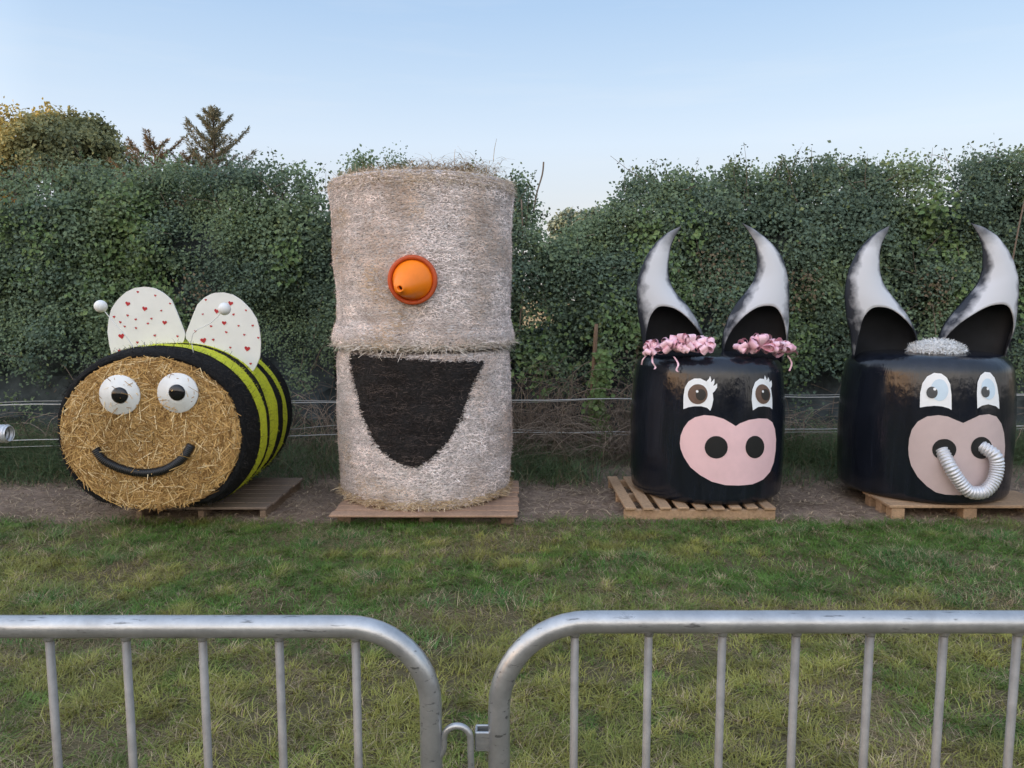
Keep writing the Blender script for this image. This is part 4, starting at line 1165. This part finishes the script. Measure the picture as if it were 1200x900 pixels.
# ------------------------------------------------------------------ hedges
def hedge(name, label, x0, x1, topf, yf, nc, seed, zlo, size=.037, per=62, thick=1.3, holes=(), cores=(), nspr=60, dens=None, sprig=(.15, .5), haze=0, tint=(1, 1, 1), cat='hedge', pale=0.):
    g = np.random.default_rng(seed)
    t = thing(name, label, cat, ((x0 + x1) / 2, 8.5, 0))
    org = np.array(t.location)
    x = x0 + (x1 - x0) * g.random(nc); tp = topf(x); z = zlo + (tp - zlo) * g.random(nc) ** .93
    if dens is not None:
        k = g.random(nc) < dens(x, z); x, z, tp = x[k], z[k], tp[k]
    k = g.random(nc if dens is None else len(x)) < np.clip(.45 + 3.0 * (fbm(x * 2.1 + 5, z * 2.1, seed * .37, 2) - .34), .30, 1)
    x, z, tp = x[k], z[k], tp[k]
    for (a, b, c_, d) in holes:
        k = ~((x > a) & (x < b) & (z > c_) & (z < d)); x, z, tp = x[k], z[k], tp[k]
    nc = len(x)
    y = yf(x, z) + np.abs(g.normal(0, .16, nc)) + np.clip(z - (tp - .45), 0, 1) * 1.2 * g.random(nc)
    cb = fbm(x * 1.6 + seed, z * 1.6, 3, 3) + .22 * (g.random(nc) - .5)
    P = np.repeat(np.stack([x, y, z], 1), per, 0) + g.normal(0, 1, (nc * per, 3)) * np.array([.075, .06, .07])
    C_ = mix((.108, .150, .100), (.180, .235, .125), np.clip(np.repeat((cb - .5) * 4.2 + .45, per) + .32 * g.standard_normal(nc * per), 0, 1))
    br = g.random(len(P)) < .04 + .10 * np.repeat(np.clip((cb - .55) * 5, 0, 1), per); C_[br] = mix((.14, .19, .07), (.22, .25, .10), g.random(br.sum()))
    ou = np.zeros((len(P), 3)); ou[:, 1] = -.9; ou[:, 2] = .55
    sz_ = size * np.repeat(.72 + .9 * np.clip(fbm(x * .8 + 31, z * .8, 2, 2) - .25, 0, 1) + .25 * (g.random(nc) - .5), per)
    # patches of other growth: bigger paler leaves, and some dying back
    ex = []; ec = []; es = []
    for i in range(int((x1 - x0) * 3.2)):
        sx = g.uniform(x0 + .2, x1 - .2); zz = g.uniform(max(zlo, .7), float(topf(np.array([sx]))[0]) - .45); rr_ = g.uniform(.10, .26)
        m = int(900 * rr_); pp = np.stack([sx + rr_ * g.standard_normal(m) * .7, np.zeros(m), zz + rr_ * g.standard_normal(m)], 1)
        pp[:, 1] = yf(pp[:, 0], pp[:, 2]) + g.normal(-.04, .05, m)
        kk_ = g.random(); c_ = mix((.10, .16, .06), (.20, .27, .10), g.random(m)) if kk_ < .72 else mix((.13, .10, .06), (.24, .18, .11), g.random(m))
        ex.append(pp); ec.append(c_); es.append(np.full(m, size * (g.uniform(1.25, 1.9) if kk_ < .72 else 1.0)))
    ex = np.concatenate(ex); P = np.concatenate([P, ex]); C_ = np.concatenate([C_, np.concatenate(ec)]); sz_ = np.concatenate([sz_, np.concatenate(es)])
    oe = np.zeros((len(ex), 3)); oe[:, 1] = -.9; oe[:, 2] = .4; ou = np.concatenate([ou, oe])
    # sprigs along the top
    parts = []; PP = []; 
    for i in range(nspr):
        sx = g.uniform(x0 + .05, x1 - .05); sy = yf(sx, 2.5) + g.uniform(.1, thick)
        sz = float(topf(np.array([sx]))[0]) - .12; L = g.uniform(*sprig) * g.uniform(.6, 1)
        d = np.array([g.normal(0, .35), g.normal(0, .25), 1.]); d /= np.linalg.norm(d)
        a = np.array([sx, sy, sz - .3]); b = a + d * (L + .3) + [0, 0, 0]
        Pp = [a + (b - a) * q + np.array([math.sin(q * 5 + i) * .015, 0, 0]) for q in np.linspace(0, 1, 6)]
        parts.append(tube_vf([Vector(p) - Vector(org) for p in Pp], [.005 * (1 - .7 * q / 5) for q in range(6)], 4, caps=False))
        m = int(14 + L * 50)
        q = (.30 + .7 * g.random(m))[:, None]
        PP.append(a + (b - a) * q + g.normal(0, .035, (m, 3)))
    # bare branches seen inside
    for i in range(int(nc / 26)):
        sx = g.uniform(x0, x1); zz = g.uniform(zlo, float(topf(np.array([sx]))[0]))
        sy = yf(sx, zz) + g.uniform(-.02, .12); d = np.array([g.normal(0, .7), g.normal(0, .1), g.normal(.35, .5)])
        L = g.uniform(.12, .45); b0 = np.array([sx, sy, zz])
        parts.append(tube_vf([Vector(b0 - org), Vector(b0 + d * L * .5 + g.normal(0, .02, 3) - org), Vector(b0 + d * L - org)], [.0045, .0035, .002], 4, caps=False))
    if PP:
        PP = np.concatenate(PP); 
        P = np.concatenate([P, PP]); C_ = np.concatenate([C_, mix((.03, .05, .024), (.08, .11, .04), g.random(len(PP)))])
        o2 = np.zeros((len(PP), 3)); o2[:, 2] = .6; o2[:, 1] = -.5; ou = np.concatenate([ou, o2]); sz_ = np.concatenate([sz_, np.full(len(PP), size)])
    C_ = C_ * np.array((.96, 1.0, 1.06)) + pale  # slight blue shift: haze over the hedge put into the leaf colour
    leaves('foliage', P - org, ou, sz_, C_, parent=t, g=g)
    if parts: tag(mesh('branches', *join_vf(parts), M['twig'], t), kind='stuff')
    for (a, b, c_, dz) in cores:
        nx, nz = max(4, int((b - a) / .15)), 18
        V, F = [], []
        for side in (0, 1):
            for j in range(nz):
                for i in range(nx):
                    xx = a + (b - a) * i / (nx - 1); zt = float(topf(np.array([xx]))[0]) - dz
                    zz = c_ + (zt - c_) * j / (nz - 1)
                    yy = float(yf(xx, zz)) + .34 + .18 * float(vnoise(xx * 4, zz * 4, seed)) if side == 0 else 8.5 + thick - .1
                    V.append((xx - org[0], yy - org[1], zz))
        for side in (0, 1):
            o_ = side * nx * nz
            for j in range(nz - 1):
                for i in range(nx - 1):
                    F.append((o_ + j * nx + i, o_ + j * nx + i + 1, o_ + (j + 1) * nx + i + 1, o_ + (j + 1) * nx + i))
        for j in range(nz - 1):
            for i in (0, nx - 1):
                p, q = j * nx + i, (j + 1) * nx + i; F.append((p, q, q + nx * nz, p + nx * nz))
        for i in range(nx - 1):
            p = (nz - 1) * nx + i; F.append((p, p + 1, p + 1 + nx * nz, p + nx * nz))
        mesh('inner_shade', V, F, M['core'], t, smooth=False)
    return t
def yfront(x, z):
    x = np.asarray(x, float); z = np.asarray(z, float)
    return 8.30 + .55 * (fbm(x * .8 + 4, z * .9, 1, 2) - .5) + .34 * (vnoise(x * 2.6, z * 2.6, 8) - .5) + .06 * np.clip(z - 1, 0, 3)
lowthin = lambda x, z: np.clip((z - .45 - .35 * fbm(x * 1.5, z * 0, 4)) / .7, .10, 1)
topL = lambda x: 3.10 + .16 * (fbm(x * 1.5, x * 0, 2, 3) - .5) - .42 * np.clip((x + 2.32) / .25, 0, 1) + .06 * np.clip(-5 - x, 0, 1)
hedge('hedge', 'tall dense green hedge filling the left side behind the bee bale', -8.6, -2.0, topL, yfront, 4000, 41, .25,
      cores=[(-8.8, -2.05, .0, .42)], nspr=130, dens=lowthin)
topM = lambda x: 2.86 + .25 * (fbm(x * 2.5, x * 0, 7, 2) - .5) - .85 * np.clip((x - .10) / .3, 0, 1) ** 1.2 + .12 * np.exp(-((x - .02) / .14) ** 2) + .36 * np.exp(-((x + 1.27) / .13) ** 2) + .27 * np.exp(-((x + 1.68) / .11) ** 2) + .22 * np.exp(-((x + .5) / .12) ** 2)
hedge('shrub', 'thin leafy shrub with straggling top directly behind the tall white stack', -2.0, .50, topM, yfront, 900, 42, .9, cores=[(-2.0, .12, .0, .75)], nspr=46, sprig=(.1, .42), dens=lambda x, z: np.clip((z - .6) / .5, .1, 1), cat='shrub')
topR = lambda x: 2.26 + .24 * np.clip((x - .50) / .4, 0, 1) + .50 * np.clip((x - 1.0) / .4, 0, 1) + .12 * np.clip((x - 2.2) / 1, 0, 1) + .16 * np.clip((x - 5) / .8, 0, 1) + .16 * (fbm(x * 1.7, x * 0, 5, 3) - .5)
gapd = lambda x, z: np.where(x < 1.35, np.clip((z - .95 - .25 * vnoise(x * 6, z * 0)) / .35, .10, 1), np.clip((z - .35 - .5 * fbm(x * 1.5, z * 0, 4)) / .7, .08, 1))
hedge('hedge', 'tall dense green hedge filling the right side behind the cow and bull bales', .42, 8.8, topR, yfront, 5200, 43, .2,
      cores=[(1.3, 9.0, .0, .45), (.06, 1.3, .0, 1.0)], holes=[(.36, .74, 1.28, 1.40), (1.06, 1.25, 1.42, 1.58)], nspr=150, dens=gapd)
# bare sticks standing out of the hedge
for pts, lab in (([(.20, 8.6, 2.3), (.26, 8.6, 2.75), (.33, 8.6, 3.0), (.345, 8.6, 3.14)], 'bare leaning stick standing out of the shrub right of the white stack'),
                 ([(5.28, 8.22, 1.9), (5.33, 8.2, 2.45), (5.40, 8.18, 2.95)], 'thin pale bare trunk against the hedge above the right hand bull horn'),
                 ([(.08, 8.3, 1.3), (.12, 8.28, 2.0), (.10, 8.3, 2.7)], 'slender stem rising beside the top right of the white stack')):
    tag(tube('bare_stick', smooth_path(pts, 4), .009, M['twig'], None, 6), lab, 'stick')

# ------------------------------------------------------------------ trees beyond the hedge
def broadleaf(label, loc, h, w_, nc, seed, size, c0, c1, sunlit_side=0., per=40, cen=.62):
    g = np.random.default_rng(seed)
    t = thing('broadleaf_tree', label, 'tree', loc)
    tr = [(0, 0, -.3), (.05, 0, h * .25), (.0, .05, h * .5), (.1, 0, h * .8)]
    limbs = [tube_vf(smooth_path(tr, 4), list(np.linspace(.035 * h, .012 * h, 13)), 9)]
    blobs = []
    for i in range(11):
        a = 2 * PI * i / 11 + g.uniform(-.3, .3); el = g.uniform(.1, 1.2)
        e = np.array([math.cos(a) * math.cos(el) * w_ * .36, math.sin(a) * math.cos(el) * w_ * .36, h * cen + math.sin(el) * h * .27])
        limbs.append(tube_vf(smooth_path([(0, 0, h * .32), (e[0] * .5, e[1] * .5, (h * .32 + e[2]) / 2 + .1), tuple(e)], 4), list(np.linspace(.014 * h, .003 * h, 9)), 6))
        blobs.append((e, g.uniform(.14, .24) * w_))
    blobs.append((np.array([0, 0, h * .82]), .2 * w_))
    mesh('trunk', *join_vf(limbs), M['bark'], t)
    P = []; B = []
    for i in range(nc):
        e, r = blobs[g.integers(len(blobs))]
        d = unit(g.standard_normal((1, 3)))[0]; p = e + d * r * g.uniform(.72, 1.08)
        b = g.random()
        P.append(p + g.normal(0, r * .13, (per, 3))); B += [b] * per
    P = np.concatenate(P); B = np.array(B)
    C_ = mix(c0, c1, np.clip(B * .6 + .5 * g.random(len(P)), 0, 1))
    gold = np.clip((-P[:, 0] / w_ * 2 + (P[:, 2] - h * .6) / h) * sunlit_side, 0, 1) * g.random(len(P)) ** .5  # low sun on the left and top put into the leaf colour
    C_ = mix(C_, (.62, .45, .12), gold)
    ou = P - np.array([0, 0, h * .6]); ou = unit(ou)
    leaves('crown', P, ou, size, C_, parent=t, g=g, jit=.7)
    return t
broadleaf('rounded oak like tree with golden lit left side rising above the left hedge', (-14.5, 25, 0), 7.9, 5.0, 1000, 51, .125, (.11, .135, .085), (.23, .24, .11), sunlit_side=1.35)
broadleaf('darker tree top at the far left edge beyond the golden lit tree', (-18.6, 27, 0), 8.3, 3.6, 650, 52, .125, (.06, .08, .05), (.12, .14, .07))
broadleaf('pale hazy distant tree seen through the gap in the hedge', (2.2, 24, 0), 4.4, 2.6, 420, 53, .13, (.20, .25, .19), (.30, .34, .27))
def conifer(label, loc, h, w_, seed, c0, c1, nb_=30, droop=.0, topw=.12, zmin=.5):
    g = np.random.default_rng(seed); t = thing('conifer', label, 'tree', loc)
    bp = [tube_vf([(0, 0, -.3), (.02, 0, h * .5), (0, 0, h * .985)], [.16, .09, .012], 8)]; P = []; A = []; S_ = []
    for i in range(nb_):
        q = (i + .5 * g.random()) / nb_; z = h * (zmin + (1 - zmin) * (q * .95) ** .85); a = i * 2.399 + g.uniform(-.3, .3)
        L = (w_ * .5 * (1 - q) ** .7 + topw) * g.uniform(.6, 1.15)
        d = np.array([math.cos(a), math.sin(a), .42 + .45 * q - droop]); d /= np.linalg.norm(d)
        s = np.array([0, 0, z]); m = s + d * L * .5 - np.array([0, 0, .05 * L]); e = s + d * L + np.array([0, 0, .16 * L])
        bp.append(tube_vf([s, m, e], [.022, .012, .004], 5))
        sd = np.array([-math.sin(a), math.cos(a), 0.])
        nt_ = int(12 + 14 * L)
        for k in range(nt_):         # flat sprays to both sides of the bough
            f = (k + g.random()) / nt_
            o_ = (1 - f) ** 2 * s + 2 * f * (1 - f) * m + f * f * e
            for sg in (-1, 1):
                tw = d * .9 + sd * sg * .75 + g.normal(0, .12, 3); tw /= np.linalg.norm(tw)
                tl = L * .26 * (1 - .8 * f) * g.uniform(.4, 1.1) + .035
                mm = int(5 + tl * 26)
                ff = g.random(mm)[:, None]
                P.append(o_ + tw * tl * ff + g.normal(0, .018, (mm, 3))); A.append(np.repeat(tw[None], mm, 0)); S_.append(np.repeat(q, mm))
    P.append(np.array([0, 0, h * .93]) + np.stack([g.normal(0, .015, 60), g.normal(0, .015, 60), -.2 + h * .085 * g.random(60)], 1)); A.append(np.repeat([[0, 0, 1.]], 60, 0)); S_.append(np.ones(60))
    mesh('trunk', *join_vf(bp), M['bark'], t)
    P = np.concatenate(P); A = unit(np.concatenate(A) + .35 * g.standard_normal((len(P), 3)))
    nr = np.zeros((len(P), 3)); nr[:, 2] = 1; nr += .5 * g.standard_normal((len(P), 3))
    L = .10 * (.6 + .8 * g.random(len(P)))
    scatter('foliage', LEAF_V, LEAF_F, basis(A, nr, L, L * .26, L * .4), P, M['leaf'], t, col=mix(c0, c1, g.random(len(P))))
    return t
conifer('taller pointed conifer with upswept branches above the left hedge', (-8.3, 22, 0), 6.95, 3.1, 61, (.12, .14, .10), (.26, .24, .17), nb_=36)
conifer('lower brownish conifer top left of the taller pointed one', (-10.2, 22.5, 0), 6.2, 3.9, 62, (.12, .10, .065), (.30, .21, .12), nb_=26, topw=.2, droop=.12)
conifer('small brownish conifer top between the two pointed conifers', (-9.25, 23, 0), 5.8, 3.4, 63, (.12, .10, .065), (.28, .20, .115), nb_=24, topw=.25, droop=.15)

# wood across the field: mirrored in the black film, it shades the place from the low sun
def woodland():
    g = np.random.default_rng(77); P = []; ou = []
    path = [(-45, 3), (-42, -10), (-34, -30), (-12, -42), (14, -44), (44, -36)]
    Q = resample(path, 600)
    V, F = [], []
    for i, q in enumerate(Q[::4]):
        h = 3.7 + 2.2 * float(fbm(i * .22, 3.0, 0, 3)) + 1.9 * float(vnoise(i * .9, 1.0))
        V += [(q[0], q[1], -.2), (q[0], q[1], h - 1.0)]
        if i: F.append((2 * i - 2, 2 * i, 2 * i + 1, 2 * i - 1))
        m = 150
        z = h * g.random(m) ** .8
        o = g.normal(0, .9, (m, 2))
        P.append(np.stack([q[0] + o[:, 0], q[1] + o[:, 1], z], 1))
    P = np.concatenate(P)
    t = thing('woodland', 'dark wood across the field, mirrored in the glossy black bales', 'woodland'); t['kind'] = 'stuff'
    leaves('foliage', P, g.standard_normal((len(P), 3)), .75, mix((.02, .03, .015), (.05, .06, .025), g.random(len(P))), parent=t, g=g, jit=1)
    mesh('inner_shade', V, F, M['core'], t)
woodland()

# ------------------------------------------------------------------ crowd barriers
def barrier(label, x0, x1, y, zt, bars, rL, rR):
    t = thing('crowd_barrier', label, 'barrier', ((x0 + x1) / 2, y, 0), group='crowd barriers along the front'); ox = (x0 + x1) / 2
    P = [(x0, .09)]
    for k in range(13):
        a = PI - PI / 2 * k / 12; P.append((x0 + rL + rL * math.cos(a), zt - rL + rL * math.sin(a)))
    m_ = 10
    for k in range(1, m_): P.append((x0 + rL + (x1 - x0 - rL - rR) * k / m_, zt))
    for k in range(13):
        a = PI / 2 - PI / 2 * k / 12; P.append((x1 - rR + rR * math.cos(a), zt - rR + rR * math.sin(a)))
    P.append((x1, .09))
    mesh('frame', *tube_vf([(a - ox, 0, b) for a, b in P], .0205, 20), M['galv'], t)
    mesh('bottom_rail', *tube_vf([(x0 - ox + .02, 0, .18), (x1 - ox - .02, 0, .18)], .0165, 14), M['galv'], t)
    def top_at(x):
        if x < x0 + rL: return zt - rL + math.sqrt(max(0, rL ** 2 - (x0 + rL - x) ** 2))
        if x > x1 - rR: return zt - rR + math.sqrt(max(0, rR ** 2 - (x - x1 + rR) ** 2))
        return zt
    for x in bars:
        zz = top_at(x) - .012
        mesh('bar', *tube_vf([(x - ox, 0, .18), (x - ox, 0, zz)], .0078, 10), M['galv_bar'], t)
        rng_ = random.Random(int(x * 1000)); w_ = []
        for k in range(6): w_.append((x - ox, 0, zz - .014 + .003 * k))
        mesh('weld', *tube_vf(w_, [.0085, .0095, .0105, .0115, .012, .012], 10), M['galv'], t)
    for x in (x0 + .03, x1 - .03):
        mesh('foot', *tube_vf(smooth_path([(x - ox, -.30, .015), (x - ox, -.2, .05), (x - ox, 0, .085), (x - ox, .2, .05), (x - ox, .30, .015)], 4), .014, 10), M['galv'], t)
    return t, ox
bars = [-.846 + .140 * k for k in range(-9, 5)]
bl, oxl = barrier('left galvanised crowd barrier with hooked end, filling the lower left', -2.30, -.150, 1.345, 1.056, bars, .15, .150)
barsr = [.1155 + .1355 * k for k in range(0, 15)]
br, oxr = barrier('right galvanised crowd barrier with coupling plate, filling the lower right', -.024, 2.16, 1.352, 1.062, barsr, .165, .15)
# coupling: rod hook on the left barrier through a bent strap on the right one
hk = [(-.139, -.004, .800), (-.128, -.004, .818), (-.126, -.004, .838)]
for k in range(9):
    a = PI - PI * k / 8; hk.append((-.1015 + .0245 * math.cos(a), -.004, .842 + .0245 * math.sin(a)))
hk += [(-.0765, -.006, .81), (-.073, -.006, .72), (-.070, -.006, .66)]
mesh('hook', *tube_vf([(x - oxl, y, z) for x, y, z in smooth_path(hk, 3)], .0062, 12), M['galv'], bl)
boxes('strap', [(-.0545 - oxr, -.004, .832, .028, .006, .038), (-.0545 - oxr, .020, .832, .028, .005, .038), (-.067 - oxr, .008, .832, .005, .026, .037)], M['galv'], br, .0015)
